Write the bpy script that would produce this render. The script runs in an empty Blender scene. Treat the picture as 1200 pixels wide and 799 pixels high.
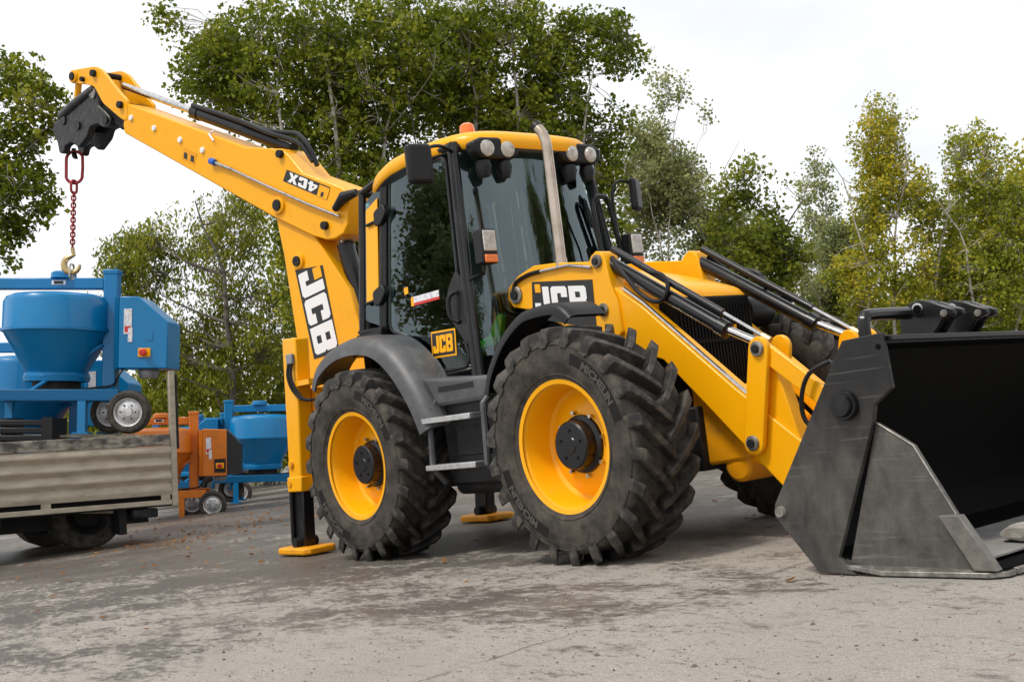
import bpy, bmesh, math, random
import numpy as np
from mathutils import Vector, Matrix
R_ = math.radians
S = bpy.context.scene
COL = S.collection
random.seed(7)

# ------------------------------------------------------------------ camera, sky, sun, exposure
cam_d = bpy.data.cameras.new('camera'); cam = bpy.data.objects.new('camera', cam_d); COL.objects.link(cam)
CR = Vector((0.62431, 0.77185, -0.12036)); CU = Vector((0.12863, 0.05039, 0.99041)); CF = Vector((-0.77052, 0.63380, 0.06782))
CP = Vector((7.3385, -5.6248, 0.8305))
m = Matrix.Identity(4)
for i in range(3):
    m[i][0] = CR[i]; m[i][1] = CU[i]; m[i][2] = -CF[i]; m[i][3] = CP[i]
cam.matrix_world = m
cam_d.sensor_width = 36; cam_d.sensor_fit = 'HORIZONTAL'; cam_d.lens = 1410.7 * 36 / 1200
cam_d.clip_start = .05; cam_d.clip_end = 2000
S.camera = cam
# the yard slopes: the true vertical of trees and hanging things
UP = (CU * math.cos(.0679) + CF * math.sin(.0679)).normalized()
RT = CR.normalized(); DP = UP.cross(RT).normalized()

SUN_AZ, SUN_EL = R_(268), R_(60)      # azimuth measured from +X towards +Y
sd = Vector((math.cos(SUN_EL) * math.cos(SUN_AZ), math.cos(SUN_EL) * math.sin(SUN_AZ), math.sin(SUN_EL)))
W = bpy.data.worlds.new('World'); S.world = W; W.use_nodes = True
nt = W.node_tree; nt.nodes.clear()
wo = nt.nodes.new('ShaderNodeOutputWorld'); mx = nt.nodes.new('ShaderNodeMixShader'); mx.inputs[0].default_value = .93
b1 = nt.nodes.new('ShaderNodeBackground'); b1.inputs[1].default_value = .10
b2 = nt.nodes.new('ShaderNodeBackground'); b2.inputs[1].default_value = 1.0
sky = nt.nodes.new('ShaderNodeTexSky'); sky.sky_type = 'NISHITA'; sky.sun_disc = False
sky.sun_elevation = SUN_EL; sky.sun_rotation = math.pi / 2 - SUN_AZ
tc = nt.nodes.new('ShaderNodeTexCoord'); mp = nt.nodes.new('ShaderNodeMapping'); mp.inputs['Scale'].default_value = (1, 1, 2.2)
nz = nt.nodes.new('ShaderNodeTexNoise'); nz.inputs['Scale'].default_value = 2.2; nz.inputs['Detail'].default_value = 5; nz.inputs['Roughness'].default_value = .5
cr = nt.nodes.new('ShaderNodeValToRGB')
cr.color_ramp.elements[0].position = .32; cr.color_ramp.elements[0].color = (.52, .53, .56, 1)
cr.color_ramp.elements[1].position = .62; cr.color_ramp.elements[1].color = (.72, .72, .725, 1)
L = nt.links.new
L(tc.outputs['Generated'], mp.inputs[0]); L(mp.outputs[0], nz.inputs[0]); L(nz.outputs[0], cr.inputs[0])
L(cr.outputs[0], b2.inputs[0]); L(sky.outputs[0], b1.inputs[0]); L(b1.outputs[0], mx.inputs[1]); L(b2.outputs[0], mx.inputs[2]); L(mx.outputs[0], wo.inputs[0])
sl = bpy.data.lights.new('sun', 'SUN'); sl.energy = 1.5; sl.angle = R_(10); sl.color = (1, .95, .87)
so = bpy.data.objects.new('sun', sl); COL.objects.link(so); so.rotation_euler = (-sd).to_track_quat('-Z', 'Y').to_euler(); so.location = sd * 40
S.view_settings.view_transform = 'Standard'; S.view_settings.look = 'None'; S.view_settings.exposure = 0.80; S.view_settings.gamma = 1

# ------------------------------------------------------------------ materials
MATS = {}
def mat(name, col, rough=.5, metal=0., col2=None, nscale=6., namt=(.45, .65), bump=0., bscale=60., coat=0., spec=.5, rough2=None, stretch=(1, 1, 1), detail=8):
    M = bpy.data.materials.new(name); M.use_nodes = True; t = M.node_tree; b = t.nodes['Principled BSDF']
    b.inputs['Base Color'].default_value = (*col, 1); b.inputs['Roughness'].default_value = rough; b.inputs['Metallic'].default_value = metal
    b.inputs['Coat Weight'].default_value = coat; b.inputs['Coat Roughness'].default_value = .08; b.inputs['Specular IOR Level'].default_value = spec
    g = t.nodes.new('ShaderNodeTexCoord')
    mpn = t.nodes.new('ShaderNodeMapping'); mpn.inputs['Scale'].default_value = stretch; t.links.new(g.outputs['Object'], mpn.inputs[0])
    if col2 is not None:
        n = t.nodes.new('ShaderNodeTexNoise'); n.inputs['Scale'].default_value = nscale; n.inputs['Detail'].default_value = detail; n.inputs['Roughness'].default_value = .65
        r = t.nodes.new('ShaderNodeMapRange'); r.inputs[1].default_value = namt[0]; r.inputs[2].default_value = namt[1]
        x = t.nodes.new('ShaderNodeMix'); x.data_type = 'RGBA'; x.inputs[6].default_value = (*col, 1); x.inputs[7].default_value = (*col2, 1)
        t.links.new(mpn.outputs[0], n.inputs[0]); t.links.new(n.outputs[0], r.inputs[0]); t.links.new(r.outputs[0], x.inputs[0]); t.links.new(x.outputs[2], b.inputs['Base Color'])
        if rough2 is not None:
            q = t.nodes.new('ShaderNodeMapRange'); q.inputs[3].default_value = rough; q.inputs[4].default_value = rough2
            t.links.new(r.outputs[0], q.inputs[0]); t.links.new(q.outputs[0], b.inputs['Roughness'])
    if bump:
        n = t.nodes.new('ShaderNodeTexNoise'); n.inputs['Scale'].default_value = bscale; n.inputs['Detail'].default_value = 6
        bp = t.nodes.new('ShaderNodeBump'); bp.inputs['Strength'].default_value = bump; bp.inputs['Distance'].default_value = .01
        t.links.new(mpn.outputs[0], n.inputs[0]); t.links.new(n.outputs[0], bp.inputs['Height']); t.links.new(bp.outputs[0], b.inputs['Normal'])
    MATS[name] = M
    return M
mat('yellow', (.90, .405, .002), .34, coat=.10, spec=.28, col2=(.72, .30, .006), nscale=4, namt=(.55, .9), bump=.02, bscale=25)
mat('yellow_dirty', (.80, .33, .004), .45, spec=.3, col2=(.48, .24, .03), nscale=7, namt=(.5, .78))
mat('fender_grey', (.055, .057, .062), .46, col2=(.10, .099, .10), nscale=5, bump=.06, bscale=250)
mat('black_plastic', (.008, .008, .009), .42, spec=.32, bump=.04, bscale=200)
mat('black_paint', (.007, .007, .008), .30, coat=.1, spec=.35, col2=(.03, .028, .025), nscale=8, namt=(.55, .8))
mat('greasy_black', (.008, .008, .009), .38, spec=.5, col2=(.05, .046, .04), nscale=14, namt=(.5, .72), bump=.6, bscale=22)
mat('dark_chassis', (.010, .010, .011), .6, spec=.3, col2=(.045, .042, .038), nscale=8, namt=(.5, .75))
mat('tyre', (.019, .0175, .016), .75, spec=.3, col2=(.105, .089, .071), nscale=11, namt=(.34, .82), bump=.12, bscale=60)
mat('tyre_lug', (.020, .018, .0165), .62, spec=.4, col2=(.13, .110, .088), nscale=14, namt=(.46, .80), bump=.15, bscale=50)
mat('tyre_text', (.010, .010, .009), .6, spec=.2)
mat('tyre_raised', (.075, .068, .06), .7, spec=.3)
mat('bucket_out', (.009, .009, .010), .36, spec=.35, col2=(.115, .107, .094), nscale=7, namt=(.22, .82), bump=.12, bscale=60, rough2=.6, stretch=(1.3, 1, .6), detail=15)
def low_dirt(name, z0, z1):
    t = MATS[name].node_tree; mixn = [n for n in t.nodes if n.type == 'MIX'][0]; src = mixn.inputs[0].links[0].from_socket
    g = [n for n in t.nodes if n.type == 'TEX_COORD'][0]; sx = t.nodes.new('ShaderNodeSeparateXYZ'); r = t.nodes.new('ShaderNodeMapRange'); r.inputs[1].default_value = z0; r.inputs[2].default_value = z1; r.inputs[3].default_value = 1; r.inputs[4].default_value = .12
    m_ = t.nodes.new('ShaderNodeMath'); m_.operation = 'MULTIPLY'; t.links.new(g.outputs['Object'], sx.inputs[0]); t.links.new(sx.outputs[2], r.inputs[0]); t.links.new(r.outputs[0], m_.inputs[0]); t.links.new(src, m_.inputs[1]); t.links.new(m_.outputs[0], mixn.inputs[0])
low_dirt('bucket_out', .45, .85)
def scratches(name, col, rot, sc=34, th=(.62, .72)):
    t = MATS[name].node_tree; b = t.nodes['Principled BSDF']; src = b.inputs['Base Color'].links[0].from_socket; g = [n for n in t.nodes if n.type == 'TEX_COORD'][0]; prev = src
    for k, a in enumerate(rot):
        mp_ = t.nodes.new('ShaderNodeMapping'); mp_.inputs['Rotation'].default_value = (0, a, 0); mp_.inputs['Scale'].default_value = (.07, 1, 1.6); mp_.inputs['Location'].default_value = (k * 3.1, 0, k)
        n = t.nodes.new('ShaderNodeTexNoise'); n.inputs['Scale'].default_value = sc; n.inputs['Detail'].default_value = 2; r = t.nodes.new('ShaderNodeMapRange'); r.inputs[1].default_value = th[0]; r.inputs[2].default_value = th[1]; r.inputs[4].default_value = .2
        x = t.nodes.new('ShaderNodeMix'); x.data_type = 'RGBA'; x.inputs[7].default_value = (*col, 1)
        t.links.new(g.outputs['Object'], mp_.inputs[0]); t.links.new(mp_.outputs[0], n.inputs[0]); t.links.new(n.outputs[0], r.inputs[0]); t.links.new(r.outputs[0], x.inputs[0]); t.links.new(prev, x.inputs[6]); prev = x.outputs[2]
    t.links.new(prev, b.inputs['Base Color'])
scratches('bucket_out', (.20, .19, .17), (.3, -.25))
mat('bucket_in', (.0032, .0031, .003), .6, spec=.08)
mat('bucket_clam', (.034, .033, .032), .45, spec=.35, col2=(.135, .127, .11), nscale=16, namt=(.20, .85), bump=.16, bscale=70, rough2=.65, stretch=(1, 1, .6), detail=14)
mat('bucket_floor', (.26, .255, .245), .55, metal=.2, col2=(.42, .40, .36), nscale=6, namt=(.4, .7), bump=.1, bscale=40)
mat('wear_plate', (.10, .096, .088), .5, metal=.3, col2=(.22, .205, .18), nscale=14, namt=(.3, .75), bump=.15, bscale=60, detail=12)
scratches('bucket_clam', (.27, .255, .22), (.5, -.9, .1))
mat('worn_steel', (.16, .15, .135), .5, metal=.5, col2=(.36, .34, .30), nscale=14, bump=.1, bscale=60)
mat('steel', (.62, .61, .59), .22, metal=1., col2=(.42, .41, .40), nscale=20)
mat('exhaust_steel', (.55, .46, .38), .28, metal=1., col2=(.40, .32, .25), nscale=6)
mat('alu', (.62, .62, .62), .42, metal=.8, col2=(.38, .37, .35), nscale=14, namt=(.45, .7))
mat('white', (.82, .82, .82), .4)
mat('sticker_white', (.72, .72, .74), .4, col2=(.45, .45, .5), nscale=60, namt=(.5, .55))
mat('decal_black', (.010, .010, .010), .35)
mat('red', (.55, .02, .012), .4)
mat('chain_red', (.34, .012, .018), .4, metal=.2, col2=(.2, .02, .02), nscale=20)
mat('hook_gold', (.55, .42, .20), .38, metal=.8, col2=(.3, .24, .14), nscale=15)
mat('orange_lens', (.85, .19, .01), .18, coat=.5)
mat('lamp_lens', (.52, .50, .46), .15, col2=(.34, .32, .28), nscale=30, coat=1.)
mat('green_cloth', (.10, .62, .03), .7)
mat('orange', (.62, .17, .012), .42, col2=(.42, .11, .012), nscale=5, namt=(.5, .75))
mat('blue', (.001, .17, .40), .30, spec=.36, coat=.12, col2=(.02, .16, .31), nscale=5, namt=(.52, .85))
mat('blue_dark', (.002, .10, .24), .4, spec=.3)
mat('grey_motor', (.25, .26, .28), .4, metal=.4)
mat('board', (.42, .37, .285), .55, metal=.1, col2=(.20, .165, .12), nscale=8, namt=(.42, .85), bump=.2, bscale=40, stretch=(.45, 1, 1.5), detail=14)
mat('board_rail', (.34, .31, .25), .55, col2=(.06, .056, .05), nscale=10, namt=(.40, .62), stretch=(.6, 1, 1), detail=12)
mat('grille_black', (.006, .006, .006), .6, spec=.12)
mat('office_glass', (.34, .48, .52), .25, spec=.6)
mat('office_band', (.34, .22, .13), .7)
mat('seat', (.02, .02, .022), .8)
mat('interior', (.07, .072, .075), .7)
mat('trunk', (.20, .18, .15), .85, col2=(.06, .052, .042), nscale=7, namt=(.42, .62), bump=.5, bscale=14)
mat('trunk_pale', (.42, .39, .33), .85, col2=(.12, .10, .08), nscale=6, namt=(.48, .66), bump=.4, bscale=14)
mat('stone', (.42, .40, .36), .85, col2=(.24, .22, .19), nscale=8, bump=.5, bscale=20)
mat('dead_leaf', (.34, .17, .06), .7, col2=(.16, .07, .03), nscale=3)
mat('blue_plastic', (.01, .10, .5), .4)

def glassmat(name, tint, ior):
    M = bpy.data.materials.new(name); M.use_nodes = True; t = M.node_tree; t.nodes.clear()
    o = t.nodes.new('ShaderNodeOutputMaterial'); x = t.nodes.new('ShaderNodeMixShader'); f = t.nodes.new('ShaderNodeFresnel'); f.inputs[0].default_value = ior
    a = t.nodes.new('ShaderNodeBsdfTransparent'); a.inputs[0].default_value = (*tint, 1); g = t.nodes.new('ShaderNodeBsdfGlossy'); g.inputs['Roughness'].default_value = .0; g.inputs['Color'].default_value = (.80, .96, 1, 1)
    n = t.nodes.new('ShaderNodeTexNoise'); n.inputs['Scale'].default_value = 2.5; bp = t.nodes.new('ShaderNodeBump'); bp.inputs['Strength'].default_value = .05; bp.inputs['Distance'].default_value = .02
    c = t.nodes.new('ShaderNodeTexCoord'); t.links.new(c.outputs['Object'], n.inputs[0]); t.links.new(n.outputs[0], bp.inputs['Height']); t.links.new(bp.outputs[0], g.inputs['Normal'])
    t.links.new(f.outputs[0], x.inputs[0]); t.links.new(a.outputs[0], x.inputs[1]); t.links.new(g.outputs[0], x.inputs[2]); t.links.new(x.outputs[0], o.inputs[0])
    MATS[name] = M
glassmat('glass', (.80, .93, .87), 1.85)
glassmat('windscreen', (.76, .91, .88), 2.1)

def leafmat(name, c1, c2, c3):
    M = bpy.data.materials.new(name); M.use_nodes = True; t = M.node_tree; t.nodes.clear()
    o = t.nodes.new('ShaderNodeOutputMaterial'); g = t.nodes.new('ShaderNodeNewGeometry'); c = t.nodes.new('ShaderNodeTexCoord')
    r = t.nodes.new('ShaderNodeValToRGB'); e = r.color_ramp.elements; e[0].color = (*c1, 1); e[1].color = (*c3, 1); e[1].position = 1; k = e.new(.55); k.color = (*c2, 1)
    n = t.nodes.new('ShaderNodeTexNoise'); n.inputs['Scale'].default_value = .9; n.inputs['Detail'].default_value = 3
    ad = t.nodes.new('ShaderNodeMath'); ad.operation = 'MULTIPLY_ADD'; ad.inputs[1].default_value = .55
    mr = t.nodes.new('ShaderNodeMapRange'); mr.inputs[1].default_value = .3; mr.inputs[2].default_value = .75; mr.inputs[4].default_value = .55
    t.links.new(c.outputs['Object'], n.inputs[0]); t.links.new(n.outputs[0], mr.inputs[0]); t.links.new(g.outputs['Random Per Island'], ad.inputs[0]); t.links.new(mr.outputs[0], ad.inputs[2]); t.links.new(ad.outputs[0], r.inputs[0])
    p = t.nodes.new('ShaderNodeBsdfPrincipled'); p.inputs['Roughness'].default_value = .42; p.inputs['Specular IOR Level'].default_value = .22
    tr = t.nodes.new('ShaderNodeBsdfTranslucent'); x = t.nodes.new('ShaderNodeMixShader'); x.inputs[0].default_value = .45
    t.links.new(r.outputs[0], p.inputs['Base Color']); t.links.new(r.outputs[0], tr.inputs[0]); t.links.new(p.outputs[0], x.inputs[1]); t.links.new(tr.outputs[0], x.inputs[2]); t.links.new(x.outputs[0], o.inputs[0])
    MATS[name] = M
leafmat('leaf_dark', (.050, .080, .004), (.155, .200, .012), (.46, .45, .05))
leafmat('leaf_mid', (.07, .10, .010), (.20, .245, .026), (.46, .42, .05))
leafmat('leaf_willow', (.08, .115, .008), (.24, .27, .025), (.50, .46, .06))
leafmat('leaf_yellow', (.15, .185, .016), (.37, .38, .035), (.74, .54, .05))
leafmat('leaf_pale', (.16, .20, .07), (.32, .35, .14), (.55, .53, .23))
leafmat('leaf_shrub', (.12, .16, .014), (.32, .36, .035), (.60, .50, .05))

# ------------------------------------------------------------------ mesh helpers
class MB:
    def __init__(s): s.v = []; s.f = []; s.sm = []
    def add(s, vs, fs, smooth=True):
        o = len(s.v); s.v += [tuple(q) for q in vs]; s.f += [tuple(i + o for i in f) for f in fs]; return s
    def box(s, c, d, rot=None):
        c = Vector(c); vs = []
        for x in (-.5, .5):
            for y in (-.5, .5):
                for z in (-.5, .5):
                    q = Vector((x * d[0], y * d[1], z * d[2]))
                    if rot is not None: q = rot @ q
                    vs.append(c + q)
        return s.add(vs, [(0, 1, 3, 2), (4, 6, 7, 5), (0, 4, 5, 1), (2, 3, 7, 6), (0, 2, 6, 4), (1, 5, 7, 3)])
    def bb(s, x0, x1, y0, y1, z0, z1): return s.box(((x0 + x1) / 2, (y0 + y1) / 2, (z0 + z1) / 2), (x1 - x0, y1 - y0, z1 - z0))
    def prism(s, pts, vec):
        n = len(pts); vec = Vector(vec); a = [Vector(q) for q in pts]
        return s.add(a + [q + vec for q in a], [tuple(range(n)), tuple(range(2 * n - 1, n - 1, -1))] + [(i, (i + 1) % n, (i + 1) % n + n, i + n) for i in range(n)])
    def xz(s, pts, y0, y1): return s.prism([(x, y0, z) for x, z in pts], (0, y1 - y0, 0))
    def tube(s, path, r, n=10, closed=False, cap=True):
        path = [Vector(q) for q in path]; m_ = len(path); rr = r if isinstance(r, (list, tuple)) else [r] * m_
        prev = None; vs = []
        for i, q in enumerate(path):
            if closed: d = path[(i + 1) % m_] - path[i - 1]
            else: d = path[min(i + 1, m_ - 1)] - path[max(i - 1, 0)]
            d = d.normalized() if d.length > 1e-9 else Vector((0, 0, 1))
            if prev is None:
                a = Vector((0, 0, 1)) if abs(d.z) < .9 else Vector((1, 0, 0)); prev = d.cross(a).normalized()
            u = (prev - d * prev.dot(d)).normalized(); prev = u; w = d.cross(u)
            for k in range(n):
                t = 2 * math.pi * k / n; vs.append(q + (u * math.cos(t) + w * math.sin(t)) * rr[i])
        fs = []
        for i in range(m_ if closed else m_ - 1):
            j = (i + 1) % m_
            for k in range(n): fs.append((i * n + k, i * n + (k + 1) % n, j * n + (k + 1) % n, j * n + k))
        if cap and not closed: fs += [tuple(range(n - 1, -1, -1)), tuple((m_ - 1) * n + k for k in range(n))]
        return s.add(vs, fs)
    def hose(s, path, r, n=8):
        P = [Vector(q) for q in path]; out = []
        for i in range(len(P) - 1):
            a, b, c, d = P[max(i - 1, 0)], P[i], P[i + 1], P[min(i + 2, len(P) - 1)]
            for k in range(5):
                t = k / 5; out.append(.5 * ((2 * b) + (c - a) * t + (2 * a - 5 * b + 4 * c - d) * t * t + (3 * b - a - 3 * c + d) * t ** 3))
        return s.tube(out + [P[-1]], r, n)
    def cyl(s, a, b, r, n=16): return s.tube([a, b], r, n)
    def lathe(s, prof, o, ax, n=32, cap=True):
        o = Vector(o); ax = Vector(ax).normalized(); u = ax.orthogonal().normalized(); w = ax.cross(u); vs = []
        for r, h in prof:
            for k in range(n):
                t = 2 * math.pi * k / n; vs.append(o + ax * h + (u * math.cos(t) + w * math.sin(t)) * r)
        fs = []
        for i in range(len(prof) - 1):
            for k in range(n): fs.append((i * n + k, i * n + (k + 1) % n, (i + 1) * n + (k + 1) % n, (i + 1) * n + k))
        if cap and prof[0][0] > 1e-4: fs.append(tuple(range(n - 1, -1, -1)))
        if cap and prof[-1][0] > 1e-4: fs.append(tuple((len(prof) - 1) * n + k for k in range(n)))
        return s.add(vs, fs)
    def build(s, name, material, parent=None, bevel=0., ang=35, seg=2, merge=True):
        me = bpy.data.meshes.new(name); me.from_pydata(s.v, [], s.f)
        bm = bmesh.new(); bm.from_mesh(me)
        if merge: bmesh.ops.remove_doubles(bm, verts=bm.verts, dist=1e-5)
        bmesh.ops.recalc_face_normals(bm, faces=bm.faces)
        for f in bm.faces: f.smooth = True
        bm.to_mesh(me); bm.free()
        me.set_sharp_from_angle(angle=R_(ang))
        me.materials.append(MATS[material] if isinstance(material, str) else material)
        o = bpy.data.objects.new(name, me); COL.objects.link(o)
        if parent is not None: o.parent = parent
        if bevel:
            b = o.modifiers.new('bevel', 'BEVEL'); b.width = bevel; b.segments = seg; b.limit_method = 'ANGLE'; b.angle_limit = R_(40)
        return o
def tag(o, label=None, cat=None, group=None, kind=None):
    if label: o['label'] = label
    if cat: o['category'] = cat
    if group: o['group'] = group
    if kind: o['kind'] = kind
    return o
def empty(name, loc=(0, 0, 0), mtx=None):
    o = bpy.data.objects.new(name, None); COL.objects.link(o); o.empty_display_size = .2
    if mtx is not None: o.matrix_world = mtx
    else: o.location = loc
    return o
def copy_tree(o, parent=None):
    c = o.copy(); COL.objects.link(c); c.parent = parent
    for ch in list(o.children): copy_tree(ch, c)
    return c
def frame(o, x, y, z):
    M = Matrix.Identity(4); X = Vector(x).normalized(); Z = Vector(z).normalized(); Y = Z.cross(X)
    for i in range(3): M[i][0] = X[i]; M[i][1] = Y[i]; M[i][2] = Z[i]; M[i][3] = o[i]
    return M
def upright(o, yaw=0., tilt=1.):
    z = (Vector((0, 0, 1)) * (1 - tilt) + UP * tilt).normalized()
    x = (RT * math.cos(yaw) + DP * math.sin(yaw)); x = (x - z * x.dot(z)).normalized()
    return frame(o, x, None, z)
LET = {
 'J': [[(.02, 0), (.64, 0), (.72, .08), (.72, 1), (.42, 1), (.42, .25), (.28, .25), (.28, .42), (0, .42), (0, .05)]],
 'C': [[(.08, 0), (.66, 0), (.74, .08), (.74, .38), (.46, .38), (.46, .24), (.29, .24), (.29, .76), (.46, .76), (.46, .62), (.74, .62), (.74, .92), (.66, 1), (.08, 1), (0, .92), (0, .08)]],
 'B': [[(0, 0), (.28, 0), (.28, 1), (0, 1)], [(.28, 0), (.5, 0), (.5, .2), (.28, .2)], [(.28, .4), (.5, .4), (.5, .6), (.28, .6)], [(.28, .8), (.5, .8), (.5, 1), (.28, 1)], [(.5, 0), (.70, 0), (.78, .08), (.78, .44), (.72, .5), (.5, .5)], [(.5, .5), (.72, .5), (.78, .56), (.78, .92), (.70, 1), (.5, 1)]],
 '4': [[(.42, 0), (.68, 0), (.68, 1), (.42, 1)], [(0, .18), (.42, .18), (.42, .4), (0, .4)], [(0, .4), (.2, .4), (.42, .7), (.42, 1)], [(.68, .18), (.8, .18), (.8, .4), (.68, .4)]],
 'X': [[(0, 0), (.3, 0), (.42, .3), (.54, 0), (.84, 0), (.58, .5), (.84, 1), (.54, 1), (.42, .7), (.3, 1), (0, 1), (.26, .5)]],
}
def letters(txt, o, ux, uy, h, th, name, material, parent, gap=.12, wx=1.):
    o, ux, uy = Vector(o), Vector(ux).normalized(), Vector(uy).normalized(); n = ux.cross(uy); b = MB(); x = 0
    for ch in txt:
        w = max(q[0] for pl in LET[ch] for q in pl)
        for pl in LET[ch]: b.prism([o + ux * ((x + a) * h * wx) + uy * (c * h) for a, c in pl], n * th)
        x += w + gap
    return b.build(name, material, parent, merge=False)
def logo(o, ux, uy, s, th, name, parent):          # small yellow square with black mark
    o, ux, uy = Vector(o), Vector(ux).normalized(), Vector(uy).normalized(); n = ux.cross(uy)
    q = MB().prism([o, o + ux * s, o + ux * s + uy * s, o + uy * s], n * th).build(name, 'yellow', parent)
    return q
def font_mesh(txt, size, off=0.):
    c = bpy.data.curves.new('t', 'FONT'); c.body = txt; c.size = size; c.offset = off; c.resolution_u = 2; c.align_x = 'CENTER'
    o = bpy.data.objects.new('t', c); COL.objects.link(o)
    me = bpy.data.meshes.new_from_object(o.evaluated_get(bpy.context.evaluated_depsgraph_get()))
    vs = [tuple(v.co) for v in me.vertices]; fs = [tuple(p.vertices) for p in me.polygons]
    bpy.data.objects.remove(o); bpy.data.curves.remove(c); bpy.data.meshes.remove(me)
    return vs, fs

# ------------------------------------------------------------------ ground
def ground():
    M = bpy.data.materials.new('wet_asphalt'); M.use_nodes = True; t = M.node_tree; b = t.nodes['Principled BSDF']; N = t.nodes.new; K = t.links.new
    c = N('ShaderNodeTexCoord')
    def noise(sc, det, rg=.6, st=(1, 1, 1), rot=0., dist=0.):
        mp_ = N('ShaderNodeMapping'); mp_.inputs['Scale'].default_value = st; mp_.inputs['Rotation'].default_value = (0, 0, rot); K(c.outputs['Object'], mp_.inputs[0])
        n = N('ShaderNodeTexNoise'); n.inputs['Scale'].default_value = sc; n.inputs['Detail'].default_value = det; n.inputs['Roughness'].default_value = rg; n.inputs['Distortion'].default_value = dist; K(mp_.outputs[0], n.inputs[0]); return n.outputs[0]
    def rng(x, a, b_, lo=0., hi=1.):
        r = N('ShaderNodeMapRange'); r.inputs[1].default_value = a; r.inputs[2].default_value = b_; r.inputs[3].default_value = lo; r.inputs[4].default_value = hi; K(x, r.inputs[0]); return r.outputs[0]
    def mth(op, a, b_):
        q = N('ShaderNodeMath'); q.operation = op
        for i, v in enumerate((a, b_)):
            if isinstance(v, (int, float)): q.inputs[i].default_value = v
            else: K(v, q.inputs[i])
        return q.outputs[0]
    def mix(f, a, b_):
        q = N('ShaderNodeMix'); q.data_type = 'RGBA'
        for i, v in ((0, f), (6, a), (7, b_)):
            if isinstance(v, tuple): q.inputs[i].default_value = (*v, 1)
            elif isinstance(v, float): q.inputs[i].default_value = v
            else: K(v, q.inputs[i])
        return q.outputs[2]
    # damp share: grows away from the dry strip in front of the bucket towards the lorry
    sx = N('ShaderNodeSeparateXYZ'); K(c.outputs['Object'], sx.inputs[0])
    far = rng(mth('ADD', mth('MULTIPLY', sx.outputs[0], -.85), mth('MULTIPLY', sx.outputs[1], .35)), -2.9, .9)
    big = noise(.42, 5, .6, (1, 1, 1), .5); midn = noise(2.6, 7, .70, (1, 1.7, 1), .7, .5); fine = noise(11, 7, .75, (1, 1.9, 1), .7, .3)
    dmp = mth('ADD', mth('ADD', mth('MULTIPLY', big, .50), mth('MULTIPLY', midn, .36)), mth('ADD', mth('MULTIPLY', fine, .40), mth('MULTIPLY', far, .135)))
    wet = rng(dmp, .65, .72)
    grit = rng(noise(150, 3, .7), .25, .75); grit2 = rng(noise(38, 5, .75), .3, .7)
    dry = mix(grit2, (.275, .248, .215), (.42, .385, .34)); dry = mix(rng(noise(1.1, 6, .7), .45, .75), dry, (.30, .28, .25))
    spots = rng(noise(6.5, 6, .75, (1, 2.4, 1), .7), .56, .64); dry = mix(mth('MULTIPLY', spots, .75), dry, (.17, .155, .135))
    sp2 = rng(noise(24, 5, .8, (1, 1.8, 1), .7), .55, .68); dry = mix(mth('MULTIPLY', sp2, .55), dry, (.21, .19, .165))
    dk = mix(grit2, (.066, .057, .049), (.15, .131, .112)); dk = mix(rng(noise(.9, 5), .5, .7), dk, (.19, .165, .14))
    col = mix(wet, dry, dk)
    g2 = N('ShaderNodeMix'); g2.data_type = 'RGBA'; g2.blend_type = 'MULTIPLY'; g2.inputs[0].default_value = 1.
    gm = N('ShaderNodeCombineColor'); gv = rng(grit, 0, 1, .45, 1.45)
    for i in range(3): K(gv, gm.inputs[i])
    K(col, g2.inputs[6]); K(gm.outputs[0], g2.inputs[7])
    # one long crack
    P0, P1 = (3.80, -2.89), (3.68, -1.52); dx, dy = P1[0] - P0[0], P1[1] - P0[1]; ln = math.hypot(dx, dy)
    dist = mth('ADD', mth('MULTIPLY', mth('SUBTRACT', sx.outputs[0], P0[0]), dy / ln), mth('MULTIPLY', mth('SUBTRACT', sx.outputs[1], P0[1]), -dx / ln))
    dist = mth('ADD', dist, rng(noise(3.5, 6, .7), 0, 1, -.11, .11))
    ck = rng(mth('ABSOLUTE', dist, 0), .004, .016, .65, 0.)
    ck = mth('MULTIPLY', ck, rng(noise(2.2, 3), .40, .52))
    fin = mix(ck, g2.outputs[2], (.10, .09, .08))
    K(fin, b.inputs['Base Color'])
    K(rng(wet, 0, 1, .82, .42), b.inputs['Roughness']); b.inputs['Specular IOR Level'].default_value = .35
    bp = N('ShaderNodeBump'); bp.inputs['Strength'].default_value = .8; bp.inputs['Distance'].default_value = .014
    h = mth('ADD', mth('MULTIPLY', noise(70, 5, .75), .7), mth('MULTIPLY', noise(6, 6, .7), .9)); h = mth('SUBTRACT', h, mth('MULTIPLY', ck, .8)); K(h, bp.inputs['Height']); K(bp.outputs[0], b.inputs['Normal'])
    MATS['ground'] = M
    g = MB().add([(-300, -300, 0), (300, -300, 0), (300, 300, 0), (-300, 300, 0)], [(0, 1, 2, 3)]).build('ground', 'ground')
    tag(g, kind='structure', label='wet patchy grey asphalt yard', cat='ground')
ground()

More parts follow.
